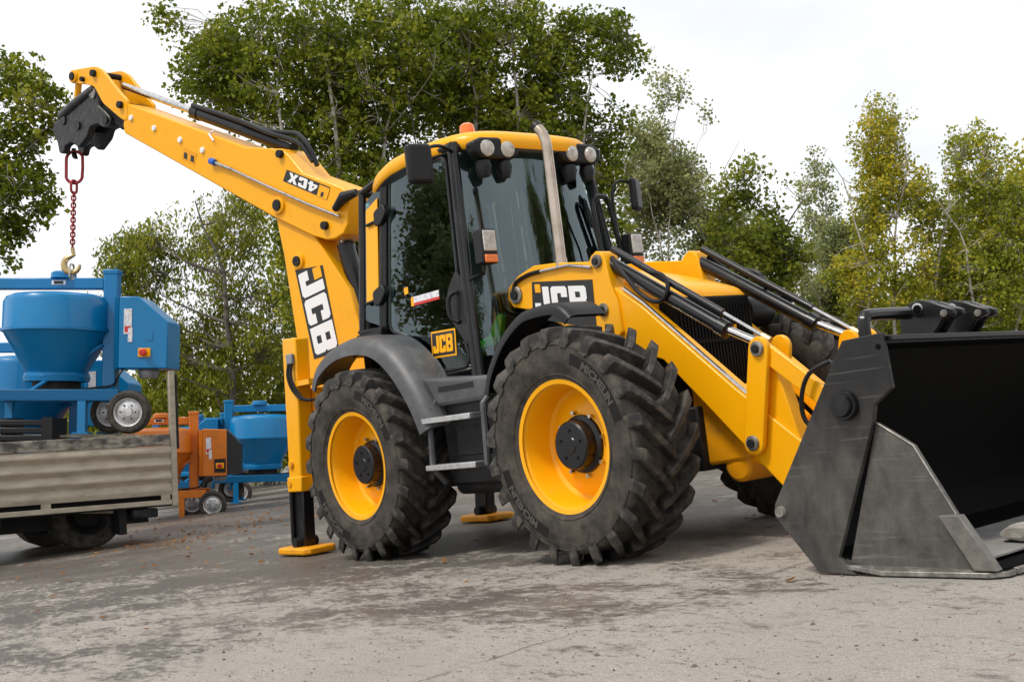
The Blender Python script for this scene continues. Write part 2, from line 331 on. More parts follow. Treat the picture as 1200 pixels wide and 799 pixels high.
# ------------------------------------------------------------------ trees
def np_mesh(name, V, F, material, parent=None, smooth=False):
    me = bpy.data.meshes.new(name); nv, nf, k = len(V), len(F), F.shape[1]
    me.vertices.add(nv); me.loops.add(nf * k); me.polygons.add(nf)
    me.vertices.foreach_set('co', V.astype(np.float32).ravel()); me.loops.foreach_set('vertex_index', F.astype(np.int32).ravel())
    me.polygons.foreach_set('loop_start', np.arange(0, nf * k, k, dtype=np.int32)); me.polygons.foreach_set('loop_total', np.full(nf, k, np.int32))
    me.polygons.foreach_set('use_smooth', np.full(nf, smooth, bool))
    me.update(); me.validate(); me.materials.append(MATS[material])
    o = bpy.data.objects.new(name, me); COL.objects.link(o)
    if parent is not None: o.parent = parent
    return o
def leaf_cloud(rng, cen, sig, per, size, droop=0.):
    n = len(cen) * per
    c = np.repeat(cen, per, 0); s = np.repeat(sig, per)[:, None]
    dv = rng.normal(size=(n, 3)); dv /= np.linalg.norm(dv, axis=1)[:, None]
    P = c + dv * (rng.uniform(0, 1, n) ** .45)[:, None] * s * 1.75 * np.array([1, 1, .8])
    if droop: P[:, 2] -= np.abs(rng.normal(size=n)) * droop
    a = rng.normal(size=(n, 3)); a /= np.linalg.norm(a, axis=1)[:, None]
    if droop: a[:, 2] -= 1.2; a /= np.linalg.norm(a, axis=1)[:, None]
    b = rng.normal(size=(n, 3)); b -= a * (a * b).sum(1)[:, None]; b /= np.linalg.norm(b, axis=1)[:, None]
    nn = np.cross(a, b)
    l = (size * rng.uniform(.5, 1.35, n))[:, None]; w = l * (.42 if not droop else .2)
    V = np.empty((n, 4, 3)); V[:, 0] = P - a * l * .5; V[:, 1] = P + b * w + nn * l * .08 - a * l * .05; V[:, 2] = P + a * l * .5 ; V[:, 3] = P - b * w + nn * l * .08 - a * l * .05
    return V.reshape(-1, 3), np.arange(n * 4).reshape(-1, 4)
def tree(name, label, xy, lobes, material, trunk, seed, ncl=420, per=60, size=.085, sig=.26, stems=1, r0=.11, droop=0., spread=.9, lean=0., gap=-.9, front=0.):
    rng = np.random.default_rng(seed)
    root = empty(name, mtx=upright((xy[0], xy[1], -.03)))
    vol = np.array([a[2] * a[3] * min(a[2], a[3]) for a in lobes]) ** .8; vol = vol / vol.sum()
    # cluster centres: biased to the shell of each lobe, knocked out by a coarse wave field so that gaps open
    ks = rng.normal(size=(5, 3)) * 1.5; ph = rng.uniform(0, 6.28, 5)
    cen = []
    while len(cen) < ncl:
        i = rng.choice(len(lobes), p=vol); dx, dz, rx, rz = lobes[i][:4]; ry = min(rx, rz * 1.2) * spread
        d = rng.normal(size=3); d /= np.linalg.norm(d); r = rng.uniform(.15, 1) ** .5 * rng.uniform(.85, 1.08)
        q = np.array([dx + d[0] * r * rx, d[1] * r * ry, dz + d[2] * r * rz])
        if np.cos(ks @ q + ph).sum() < gap: continue
        cen.append(q)
    cen = np.array(cen); sg = sig * rng.uniform(.6, 1.25, len(cen))
    V, F = leaf_cloud(rng, cen, sg, per, size, droop)
    np_mesh('crown', V, F, material, root)
    b = MB(); nodes = []
    top = max(q[2] for q in cen)
    xs = [0.] if stems == 1 else list(np.linspace(-.35, .35, stems))
    for k, x0 in enumerate(xs):
        hx = np.average([a[0] for a in lobes], weights=vol) * .6 + x0 * 3; tp = top * (.93 if k == len(xs) // 2 else .8)
        path = []; w1, w2 = rng.uniform(0, 6, 2)
        for i in range(13):
            f = i / 12
            path.append(np.array([x0 + hx * f ** 1.4 + (.16 * math.sin(w1 + 7 * f) + .07 * math.sin(w2 + 17 * f)) * f * (1 + r0 * 4) + lean * f, .12 * math.sin(w2 + 4 * f) * f + x0 * .4 - front * math.sin(min(1, f * 1.3) * math.pi / 2), tp * f]))
        rr = [r0 * (1 - .88 * (i / 12)) / (1 if stems == 1 else 1.5) for i in range(13)]; rr[0] *= 1.35
        b.tube(path, rr, 8)
        nodes += [(p_, r_) for p_, r_ in zip(path[3:], rr[3:])]
    tn = np.array([q[0] for q in nodes]); tr_ = np.array([q[1] for q in nodes])
    # limbs to a spread of clusters, twigs from limbs to the rest
    order = rng.permutation(len(cen)); nl = min(34, len(cen) // 6); ln, lr = list(tn), list(tr_)
    for j in order[:nl]:
        q = cen[j]; below = np.where(tn[:, 2] < q[2] - .25 * np.linalg.norm(q[:2]))[0]
        i = below[np.argmin(np.linalg.norm(tn[below] - q, axis=1) + .3 * np.abs(tn[below][:, 2] - q[2] + .8))] if len(below) else 0
        a = tn[i]; r = min(tr_[i] * .55, .05); mid = (a + q) / 2 + np.array([0, 0, -.12 * np.linalg.norm(q - a)]) + rng.normal(size=3) * .08
        pth = [(1 - t) ** 2 * a + 2 * t * (1 - t) * mid + t * t * q for t in np.linspace(0, 1, 6)]
        b.tube(pth, [r * (1 - .75 * t) for t in np.linspace(0, 1, 6)], 5)
        ln += pth[2:]; lr += [r * .5] * 4
    ln = np.array(ln)
    for j in order[nl:]:
        q = cen[j]; i = np.argmin(np.linalg.norm(ln - q, axis=1)); a = ln[i]
        mid = (a + q) / 2 + rng.normal(size=3) * .06
        b.tube([a, mid, q], [min(lr[i] * .5, .016), .010, .005], 3, cap=False)
    b.build('trunk', trunk, root, merge=False)
    return tag(root, label, 'tree', 'trees around the yard')
POP = dict(material='leaf_dark', trunk='trunk_pale')
tree('poplar_tree', 'leafy green tree cut off by the left edge of the photo', (-10.99, -1.0), [(.54, 6.32, .75, .84), (.60, 5.17, .66, .72), (.50, 4.33, .34, .30), (-.9, 5.6, 1.1, 1.5)], seed=3, ncl=480, per=34, size=.08, sig=.13, **POP)
big1 = tree('poplar_tree', 'tall dark green poplar rising behind the raised yellow dipper arm', (-14.35, 7.54), [(-1.68, 8.61, 2.13, 1.68), (.62, 9.14, 2.30, 1.95), (-.27, 6.31, 1.68, 1.95), (-2.92, 8.79, 1.10, 1.10), (-4.20, 9.82, .43, .35), (-.97, 4.71, 1.06, 1.59), (.44, 4.18, 1.06, 1.42)], seed=11, ncl=1700, per=35, size=.10, sig=.185, stems=3, r0=.17, front=.9, gap=-1.1, **POP)
big2 = tree('poplar_tree', 'tall dark green poplar rising behind the cab roof and exhaust', (-12.91, 10.87), [(-.55, 8.49, 2.21, 2.03), (1.47, 9.13, 1.38, .96), (.55, 6.83, 1.57, 1.66), (-1.11, 5.54, 1.47, 2.21), (1.94, 5.35, .83, 1.66), (1.75, 7.4, .9, 1.1), (.55, 4.06, 1.66, 1.66)], seed=12, ncl=1700, per=35, size=.10, sig=.185, stems=3, r0=.16, front=.9, gap=-1.1, **POP)
tree('willow_tree', 'drooping light green tree behind the blue mixers', (-20.46, 8.0), [(-1.77, 5.83, 1.91, 1.49), (-.28, 6.79, 1.28, .96), (-3.04, 6.04, .85, 1.06), (.15, 4.34, 1.49, 1.49), (-2.40, 4.34, 1.49, 1.17), (-.91, 3.28, 1.70, 1.28)], 'leaf_willow', 'trunk', 21, ncl=800, per=31, size=.13, sig=.20, front=.8, droop=.20, r0=.14)
birch = tree('birch_tree', 'sparse pale tree with many thin stems right of the exhaust', (-13.63, 16.30), [(.11, 7.5, 1.05, 1.9), (-.11, 5.2, 1.25, 1.7), (.74, 6.0, .95, 1.5), (1.5, 5.0, .9, 1.3), (-.3, 6.6, 1.2, 1.6)], 'leaf_pale', 'trunk_pale', 31, ncl=950, per=24, size=.09, sig=.18, front=.5, stems=5, r0=.07)
tree('broadleaf_tree', 'bushy mid green tree above the bonnet', (-11.03, 16.31), [(0, 4.95, 1.09, 1.5), (-.60, 3.46, 1.49, 1.19), (.79, 4.26, .65, 1.1), (0, 2.67, 1.59, .79)], 'leaf_mid', 'trunk', 41, ncl=720, per=25, size=.10, sig=.17, stems=2)
tree('thin_tree', 'thin greyish tree with a bare slender trunk', (-13.07, 21.72), [(0, 6.0, .56, 1.6), (-.05, 3.90, .94, 1.40)], 'leaf_pale', 'trunk_pale', 51, ncl=260, per=24, size=.09, sig=.17, front=.3, r0=.08)
tree('poplar_tree', 'tall slender yellowing poplar above the bucket', (-8.30, 18.05), [(-.10, 6.22, .77, 1.00), (.10, 4.69, 1.11, 1.34), (-.19, 2.97, 1.34, 1.34)], 'leaf_yellow', 'trunk_pale', 61, ncl=720, per=26, size=.08, sig=.16, front=.5, stems=3, r0=.08)
tree('poplar_tree', 'yellow green poplar with a pale trunk near the right edge', (-6.89, 19.77), [(-.29, 5.38, .73, .92), (.29, 4.04, .96, 1.34), (-.19, 2.70, 1.15, 1.34)], 'leaf_shrub', 'trunk_pale', 71, ncl=680, per=26, size=.08, sig=.16, front=.5, stems=2, r0=.08)
tree('poplar_tree', 'yellowing tree cut off by the right edge of the photo', (-7.02, 22.77), [(0, 5.3, 1.03, 1.23), (.10, 3.28, 1.23, 1.64)], 'leaf_yellow', 'trunk_pale', 81, ncl=200, per=50, size=.10, sig=.25, r0=.08)
tree('birch_tree', 'pale grey green tree between the bushy tree and the yellowing poplar', (-10.2, 19.6), [(-.2, 4.4, .8, 1.2), (.1, 3.0, 1.2, 1.1)], 'leaf_pale', 'trunk_pale', 91, ncl=230, per=40, size=.09, sig=.20, stems=3, r0=.06)
tree('poplar_tree', 'low yellow green tree right behind the bucket brackets', (-7.9, 20.6), [(.1, 4.2, .9, 1.3), (.0, 2.7, 1.3, 1.1)], 'leaf_shrub', 'trunk_pale', 92, ncl=260, per=42, size=.09, sig=.20, stems=2, r0=.07)
SHR = [((-22.34, 7.29), 1.21, 2.66, 1.54), ((-21.77, 9.56), 1.36, 2.20, 1.81), ((-25.37, 6.76), 1.40, 2.52, 1.40), ((-27.60, 5.64), 1.45, 2.57, 1.45), ((-14.18, 21.95), 1.69, 2.67, 1.45), ((-10.57, 20.03), 1.28, 2.35, 1.28), ((-9.90, 22.42), 1.54, 2.27, 1.54), ((-8.12, 23.0), 1.28, 1.89, 1.28), ((-16.8, 18.76), 1.69, 2.93, 1.69), ((-19.36, 18.81), 2.04, 2.5, 2.04), ((-22.78, 14.64), 2.04, 1.88, 1.79), ((-23.22, 12.53), 1.74, 2.09, 1.74), ((-21.32, 16.43), 2.04, 2.11, 1.79), ((-7.51, 25.33), 1.32, 1.6, 1.32), ((-27.92, 3.67), 1.64, 2.77, 1.4), ((-15.26, 20.64), 1.69, 2.39, 1.45)]
PLACE = ['behind the orange mixer', 'left of the near stabiliser leg', 'behind the lorry tail post', 'behind the lorry load', 'under the thin grey tree', 'left of the yellowing poplar', 'behind the bucket brackets', 'under the right edge poplar', 'behind the far lift ram', 'behind the far mirror', 'seen through the cab door', 'behind the boom', 'seen through the windscreen', 'at the right edge of the tree line', 'at the left edge of the tree line', 'under the bushy green tree']
def shrub(i, xy, rx, zc, rz):
    rng = np.random.default_rng(200 + i); root = empty('shrub', mtx=upright((xy[0], xy[1], -.03)))
    n = 95; d = rng.normal(size=(n, 3)); d /= np.linalg.norm(d, axis=1)[:, None]; r = rng.uniform(.2, 1, n) ** .5
    hh = zc + rz
    cen = np.stack([d[:, 0] * r * rx * 1.15, d[:, 1] * r * rx * .7, np.clip(hh / 2 + d[:, 2] * r * hh / 2, .2, None)], 1)
    V, F = leaf_cloud(rng, cen, .30 * rng.uniform(.7, 1.3, n), 75, .125)
    np_mesh('crown', V, F, ['leaf_shrub', 'leaf_mid', 'leaf_willow'][0 if i in (0, 4, 5, 6, 7, 13, 15) else 1 if i % 2 else 2], root)
    b = MB()
    for k in range(6):
        q = cen[rng.integers(n)]; b.tube([(rng.normal() * .12, rng.normal() * .12, 0), (q[0] * .4, q[1] * .4, q[2] * .6), tuple(q)], [.03, .018, .005], 5)
    b.build('stem', 'trunk', root, merge=False)
    tag(root, 'yellow green shrub ' + PLACE[i] if i in (0, 4, 5, 6, 7, 13, 15) else 'dark leafy shrub ' + PLACE[i], 'shrub', 'shrubs along the tree line')
for i, a in enumerate(SHR): shrub(i, *a)
# the wood that closes the view behind the tree line, one dim mass
def far_wood():
    rng = np.random.default_rng(5); ang = rng.uniform(R_(88), R_(185), 420); rad = rng.uniform(37, 46, 420)
    cen = np.stack([7.3 + rad * np.cos(ang), -5.6 + rad * np.sin(ang), rng.uniform(0, 2.6, 420)], 1)
    V, F = leaf_cloud(rng, cen, np.full(420, .8), 70, .26)
    tag(np_mesh('far_woodland', V, F, 'leaf_mid'), 'low green woodland far behind the tree line', 'woodland', kind='stuff')
far_wood()
def fallen():
    rng = np.random.default_rng(9); P = []
    spots = [((-7.2, 1.2), 1.6, 320), ((-6.0, 1.4), .5, 120), ((-5.2, -.3), .45, 110), ((-3.2, -1.2), 1.0, 90), ((-9, 2.6), 1.5, 220), ((-3, 4), 4, 160), ((0, -2.5), 2.2, 26), ((4.8, -2.6), .8, 3)]
    for (x, y), s, n in spots: P.append(np.stack([rng.normal(x, s, n), rng.normal(y, s, n), rng.uniform(.008, .03, n)], 1))
    P = np.concatenate(P); n = len(P); a = rng.uniform(0, 6.28, n); l = rng.uniform(.015, .038, n)[:, None]
    t = np.stack([np.cos(a), np.sin(a), rng.normal(size=n) * .25], 1); b = np.stack([-np.sin(a), np.cos(a), rng.normal(size=n) * .3], 1)
    V = np.empty((n, 4, 3)); V[:, 0] = P - t * l; V[:, 1] = P + b * l * .6; V[:, 2] = P + t * l; V[:, 3] = P - b * l * .6; V[:, :, 2] = np.clip(V[:, :, 2], .005, None)
    leafmat('leaf_fallen', (.12, .05, .02), (.30, .14, .05), (.45, .28, .12))
    tag(np_mesh('fallen_leaves', V.reshape(-1, 3), np.arange(n * 4).reshape(-1, 4), 'leaf_fallen'), 'brown fallen leaves scattered on the asphalt', 'leaves', kind='stuff')
fallen()
def gravel():
    rng = np.random.default_rng(15); n = 9000
    P = np.stack([rng.normal(3.2, 2.6, n), rng.normal(-2.2, 1.7, n), np.zeros(n)], 1); r = rng.gamma(2.0, .0013, n) + .001
    base = np.array([[1, 0, 0], [0, 1, 0], [-1, 0, 0], [0, -1, 0], [0, 0, .8], [0, 0, -.3]]); a = rng.uniform(0, 6.28, n)
    V = base[None] * (r[:, None] * rng.uniform(.6, 1.4, (n, 3)))[:, None, :]; c, s_ = np.cos(a)[:, None], np.sin(a)[:, None]
    V = np.stack([V[..., 0] * c - V[..., 1] * s_, V[..., 0] * s_ + V[..., 1] * c, V[..., 2]], 2) + P[:, None]
    f = np.array([[0, 1, 4], [1, 2, 4], [2, 3, 4], [3, 0, 4], [1, 0, 5], [2, 1, 5], [3, 2, 5], [0, 3, 5]]); F = (f[None] + 6 * np.arange(n)[:, None, None]).reshape(-1, 3)
    leafmat('grit', (.10, .09, .08), (.26, .24, .21), (.48, .45, .40))
    tag(np_mesh('loose_gravel', V.reshape(-1, 3), F, 'grit'), 'loose grit and small stones on the asphalt', 'gravel', kind='stuff')
gravel()

# ------------------------------------------------------------------ backhoe loader (X forward, near side is -Y, rear axle at X=0)
BH = empty('backhoe_loader', (0, 0, 0))
tag(BH, 'large yellow backhoe loader with raised dipper and black front bucket', 'backhoe loader')
WB, TY, WR = 2.22, .95, .667
def make_wheel():
    # local: axle along Y, outer side is -Y
    rim = MB().lathe([(.355, -.19), (.381, -.194), (.384, -.186), (.372, -.178), (.350, -.165), (.338, -.13), (.332, -.05), (.322, -.01), (.30, .005), (.25, -.012), (.20, -.03), (.135, -.036), (.0, -.036)], (0, 0, 0), (0, 1, 0), 64, cap=False)
    rim.lathe([(.378, .194), (.384, .188), (.35, .165), (.338, .1), (.3335, -.02)], (0, 0, 0), (0, 1, 0), 48, cap=False)
    w = rim.build('wheel', 'yellow', BH, ang=40)
    prof = [(.366, -.186), (.395, -.200), (.42, -.210), (.45, -.2185), (.47, -.220), (.565, -.220), (.590, -.212), (.604, -.198), (.610, -.17), (.614, -.09), (.616, 0)]
    prof = prof + [(r, -h) for r, h in prof[-2::-1]]
    b = MB().lathe(prof, (0, 0, 0), (0, 1, 0), 72, cap=False)
    b.lathe([(.405, -.2035), (.409, -.2115), (.413, -.2065)], (0, 0, 0), (0, 1, 0), 72, cap=False)
    b.lathe([(.573, -.2165), (.577, -.2235), (.582, -.2145)], (0, 0, 0), (0, 1, 0), 72, cap=False)
    t = b.build('tyre', 'tyre', w, ang=50)
    b = MB(); n = 22; pitch = 2 * math.pi / n
    for s in (-1, 1):
        for k in range(n):
            p0 = k * pitch + (pitch / 2 if s > 0 else 0); rows = []
            #        t     y     r_top  r_base half-width(m)
            for dphi, y, rt, rb, hw in ((.030, .2262, .574, .560, .018), (.020, .2275, .604, .578, .029), (.008, .224, .643, .585, .033), (0, .208, .674, .595, .034), (-.07, .165, .677, .602, .029), (-.17, .10, .680, .606, .024), (-.27, .03, .681, .608, .023), (-.33, -.018, .679, .61, .019)):
                a0, a1 = p0 + dphi - hw / .66, p0 + dphi + hw / .66; e = .010 / .66
                rows += [[(rb, a0 - e, y), (rt, a0, y), (rt, a1, y), (rb, a1 + e, y)]]
            vs = []
            for row in rows:
                for r, a, y in row: vs.append((r * math.cos(a), s * y, r * math.sin(a)))
            m_ = len(rows); fs = [(0, 1, 2, 3), tuple(4 * (m_ - 1) + q for q in (3, 2, 1, 0))]
            for i in range(m_ - 1):
                for q in range(4): fs.append((4 * i + q, 4 * i + (q + 1) % 4, 4 * i + 4 + (q + 1) % 4, 4 * i + 4 + q))
            b.add(vs, fs)
    b.build('tread_lugs', 'tyre_lug', w, bevel=.0035, ang=50, seg=1)
    hb = MB().lathe([(.17, -.03), (.165, -.05), (.150, -.055), (.140, -.06), (.138, -.125), (.128, -.133), (.05, -.133), (.045, -.138), (.0, -.138)], (0, 0, 0), (0, 1, 0), 40)
    for k in range(5):
        a = .4 + 2 * math.pi * k / 5; hb.cyl((.085 * math.cos(a), -.132, .085 * math.sin(a)), (.085 * math.cos(a), -.141, .085 * math.sin(a)), .009, 8)
    hb.build('hub', 'black_paint', w)
    for k in range(8):
        a = .3 + 2 * math.pi * k / 8; MB().cyl((.185 * math.cos(a), -.03, .185 * math.sin(a)), (.185 * math.cos(a), -.062, .185 * math.sin(a)), .012, 6).build('stud', 'steel', w)
    vs, fs = font_mesh('MICHELIN', .060, .0026)
    for a0 in (R_(48), R_(228)):
        out = []
        for x, y, z in vs:
            r = .489 + y; a = a0 - x * 1.16 / .51; out.append((r * math.cos(a), -.2228, r * math.sin(a)))
        MB().add(out, fs).build('sidewall_lettering', 'tyre_raised', w, merge=False)
        n2 = 26; pv = []
        for i in range(n2 + 1):
            a = a0 + .50 - 1.0 * i / n2
            pv += [(.481 * math.cos(a), -.2212, .481 * math.sin(a)), (.543 * math.cos(a), -.2212, .543 * math.sin(a))]
        MB().add(pv, [(2 * i, 2 * i + 1, 2 * i + 3, 2 * i + 2) for i in range(n2)]).build('lettering_panel', 'tyre_text', w)
    return w
w0 = make_wheel()
for i, (x, s) in enumerate(((0, 1), (WB, 1), (0, -1), (WB, -1))):
    w = w0 if i == 0 else copy_tree(w0, BH)
    w.location = (x, -TY * s, WR); a = (.15, .62, .3, 1.1)[i]
    w.rotation_euler = (0, a * (.2 if i < 2 else 1), 0 if s > 0 else math.pi)

# chassis and axles
b = MB().bb(-.9, 2.55, -.36, .36, .42, .80); b.cyl((0, -.8, WR), (0, .8, WR), .13); b.cyl((WB, -.8, WR), (WB, .8, WR), .10); b.cyl((0, -.86, WR), (0, -.72, WR), .24, 24); b.cyl((WB, -.86, WR), (WB, -.72, WR), .22, 24); b.cyl((0, .72, WR), (0, .86, WR), .24, 24); b.cyl((WB, .72, WR), (WB, .86, WR), .22, 24)
b.bb(.55, 1.45, -.70, .70, .50, 1.05); b.bb(-.5, 1.0, -.72, .72, 1.0, 1.14)
b.build('chassis', 'dark_chassis', BH, bevel=.015)
b = MB().xz([(2.46, .90), (2.62, .90), (2.86, .66), (2.84, .47), (2.46, .44)], -.31, .31); b.lathe([(0, -.30), (.10, -.29), (.10, .29), (0, .30)], (2.74, 0, .44), (0, 1, 0), 20)
b.build('front_frame', 'yellow_dirty', BH, bevel=.02)

# bonnet, grille
rows = [(1.05, 1.80, .345), (1.5, 1.77, .345), (1.85, 1.705, .345), (2.1, 1.63, .345), (2.3, 1.56, .345), (2.42, 1.515, .335), (2.46, 1.465, .32)]
vs, fs = [], []; prof = [(-1, -.16), (-1, -.05), (-.94, -.015), (-.8, .0), (-.4, .012), (0, .016), (.4, .012), (.8, .0), (.94, -.015), (1, -.05), (1, -.16)]
for x, z, w_ in rows:
    for p_, h in prof: vs.append((x, p_ * w_, z + h * (1 if x < 2.44 else .25) if h > -.1 else min(z + h, z - .045) if x < 2.44 else z - .045))
k = len(prof)
for i in range(len(rows) - 1):
    for j in range(k - 1): fs.append((i * k + j, i * k + j + 1, (i + 1) * k + j + 1, (i + 1) * k + j))
fs.append(tuple((len(rows) - 1) * k + j for j in range(k)))
MB().add(vs, fs).build('bonnet', 'yellow', BH, ang=45)
g = MB().bb(1.3, 2.47, -.342, .342, .78, 1.46).build('grille', 'grille_black', BH, bevel=.02)
for i in range(23): MB().bb(2.472, 2.484, -.325 + i * .0285, -.309 + i * .0285, .80, 1.42).build('grille_bar', 'grille_black', g)
for z in (.92, 1.17): MB().bb(2.485, 2.491, -.33, .33, z, z + .022).build('grille_bar', 'grille_black', g)
MB().prism([(2.494, .03, 1.27), (2.494, .15, 1.27), (2.494, .15, 1.21), (2.494, .03, 1.21)], (.003, 0, 0)).build('badge', 'yellow', g)
MB().lathe([(0, -.01), (.09, 0), (.10, .04), (.10, .2), (.08, .24), (0, .24)], (2.30, .46, 1.36), (0, 1, 0), 20).build('air_cleaner', 'black_plastic', BH)

# loader arms, levers, rams (y<0 is the near side)
ARM = [(2.02, 1.64), (2.31, 1.432), (2.94, .878), (3.058, .784), (3.34, .56), (3.62, .34), (3.74, .30), (3.80, .22), (3.74, .14), (3.58, .13), (3.188, .318), (2.435, 1.091), (2.2, 1.18), (1.9, 1.25)]
HUMP = [(1.10, 1.66), (1.12, 1.74), (1.24, 1.80), (1.40, 1.838), (1.62, 1.818), (1.93, 1.768), (1.955, 1.80), (2.0, 1.822), (2.045, 1.81), (2.07, 1.77), (2.095, 1.6), (2.135, 1.50), (2.15, 1.30), (2.0, 1.20), (1.6, 1.42), (1.3, 1.56), (1.15, 1.60)]
def capsule(p, q, r0, r1, n=9):
    p, q = Vector(p), Vector(q); d = (q - p).normalized(); nrm = Vector((-d.y, d.x)); out = []
    for i in range(n):
        a = math.pi * i / (n - 1); out.append(p + nrm * math.cos(a) * r0 - d * math.sin(a) * r0)
    for i in range(n):
        a = math.pi * i / (n - 1); out.append(q - nrm * math.cos(a) * r1 + d * math.sin(a) * r1)
    return [(v.x, v.y) for v in out]
def pin(x, z, y, s, parent, r=.042):
    MB().lathe([(0, .018), (r * .9, .018), (r, .012), (r, -.01), (0, -.01)], (x, y * s, z), (0, s, 0), 20).build('pin_collar', 'worn_steel', parent)
    MB().lathe([(0, .032), (r * .52, .030), (r * .56, .02), (r * .56, 0), (0, 0)], (x, y * s, z), (0, s, 0), 14).build('pin', 'dark_chassis', parent)
for s in (-1, 1):
    a = MB().xz(ARM if s < 0 else [(x, z - .10 if i < 4 else z) for i, (x, z) in enumerate(ARM)], s * .465, s * .345).build('loader_arm', 'yellow', BH, bevel=.008)
    MB().xz(HUMP, s * .487, s * .36).build('arm_plate', 'yellow', a, bevel=.008)
    pin(2.008, 1.757, .487, s, a); pin(2.012, 1.454, .487, s, a); pin(1.20, 1.675, .487, s, a, .06)
    if s < 0: MB().tube([(2.16, s * .44, 1.56), (2.31, s * .44, 1.448), (2.94, s * .44, .893), (3.05, s * .44, .80)], .013, 8).build('hydraulic_pipe', 'steel', a)
    MB().hose([(1.19, s * .50, 1.70), (1.22, s * .50, 1.755), (1.35, s * .50, 1.785), (1.48, s * .50, 1.787)], .014, 8).build('hose', 'black_plastic', a)
    MB().tube([(1.46, s * .50, 1.787), (1.75, s * .50, 1.778), (1.93, s * .50, 1.735), (1.96, s * .50, 1.725)], .011, 8).build('hydraulic_pipe', 'steel', a)
    l = MB().xz(capsule((3.062, .569), (3.178, 1.069), .066, .066), s * .515, s * .482).build('lever', 'yellow', BH, bevel=.006)
    MB().xz(capsule((3.062, .569), (3.178, 1.069), .066, .066), s * .33, s * .30).build('lever_plate', 'yellow', l, bevel=.006)
    pin(3.062, .569, .515, s, l); pin(3.178, 1.069, .515, s, l)
    MB().xz([(3.12, .76), (3.15, .98), (3.22, .98), (3.27, .80), (3.34, .53), (3.2, .62)], s * .45, s * .36).build('lever_gusset', 'yellow', BH, bevel=.006)
    for y in (.475,):
        MB().xz(capsule((3.19, 1.055), (3.76, .59), .050, .050), s * (y + .016), s * (y - .016)).build('tilt_link', 'yellow', BH, bevel=.006)
    p0, p1, p2 = Vector((2.03, s * .41, 1.745)), Vector((2.90, s * .41, 1.20)), Vector((3.178, s * .41, 1.069)); d = (p1 - p0).normalized()
    r = MB().tube([p0 - d * .03, p0 + d * .02, p0 + d * .03, p1 - d * .07, p1 - d * .069, p1, p1 + d * .005], [.038, .041, .043, .043, .050, .050, .04], 20).build('tilt_ram', 'black_paint', BH)
    MB().cyl(p1 - d * .05, p2, .025, 16).build('ram_rod', 'steel', r)
    o_ = Vector((0, -s * .0, .085)) + Vector((.03, 0, 0))
    MB().tube([p0 + o_ + d * .02, p0 + o_ + d * .1, p1 + o_ * .9 - d * .05], .022, 12).build('ram_pipe', 'black_paint', r)
    MB().tube([p1 + o_ * .9 - d * .06, p1 + o_ * .85 + d * .28], .012, 8).build('indicator_rod', 'steel', r)
    MB().lathe([(0, 0), (.02, 0), (.02, .06), (0, .06)], p1 + o_ * .85 + d * .25, d, 10).build('rod_end', 'hook_gold', r)
    MB().hose([p0 + Vector((.06, s * .03, .02)), p0 + Vector((.18, s * .07, -.10)), p0 + Vector((.32, s * .07, -.26)), p0 + Vector((.44, s * .06, -.31)), p0 + Vector((.50, s * .04, -.24)), p0 + Vector((.46, s * .03, -.16)), p0 + Vector((.36, s * .03, -.12))], .014, 8).build('hose', 'black_plastic', r)
    MB().hose([(3.62, s * .5, .95), (3.50, s * .53, .90), (3.44, s * .54, .78), (3.44, s * .53, .66), (3.52, s * .5, .58)], .013, 8).build('hose', 'black_plastic', r)
    lr = MB().tube([(1.55, s * .40, 1.02), (2.25, s * .40, .95)], .055, 16).build('lift_ram', 'black_paint', BH)
    if s < 0:
        dp = MB().prism([(1.373, -.4885, 1.735), (1.945, -.4885, 1.655), (1.93, -.4885, 1.35), (1.34, -.4885, 1.50)], (0, -.002, 0)).build('logo_plate', 'decal_black', a)
        letters('JCB', (1.385, -.4925, 1.515), (.56, 0, -.082), (0, 0, 1), .185, .002, 'logo_letters', 'white', a, gap=.09, wx=1.12)
        logo((1.40, -.4925, 1.66), (.56, 0, -.082), (0, 0, 1), .055, .002, 'logo_square', a)
MB().cyl((3.0, -.36, .52), (3.0, .36, .52), .085, 20).build('arm_cross_tube', 'yellow', BH)

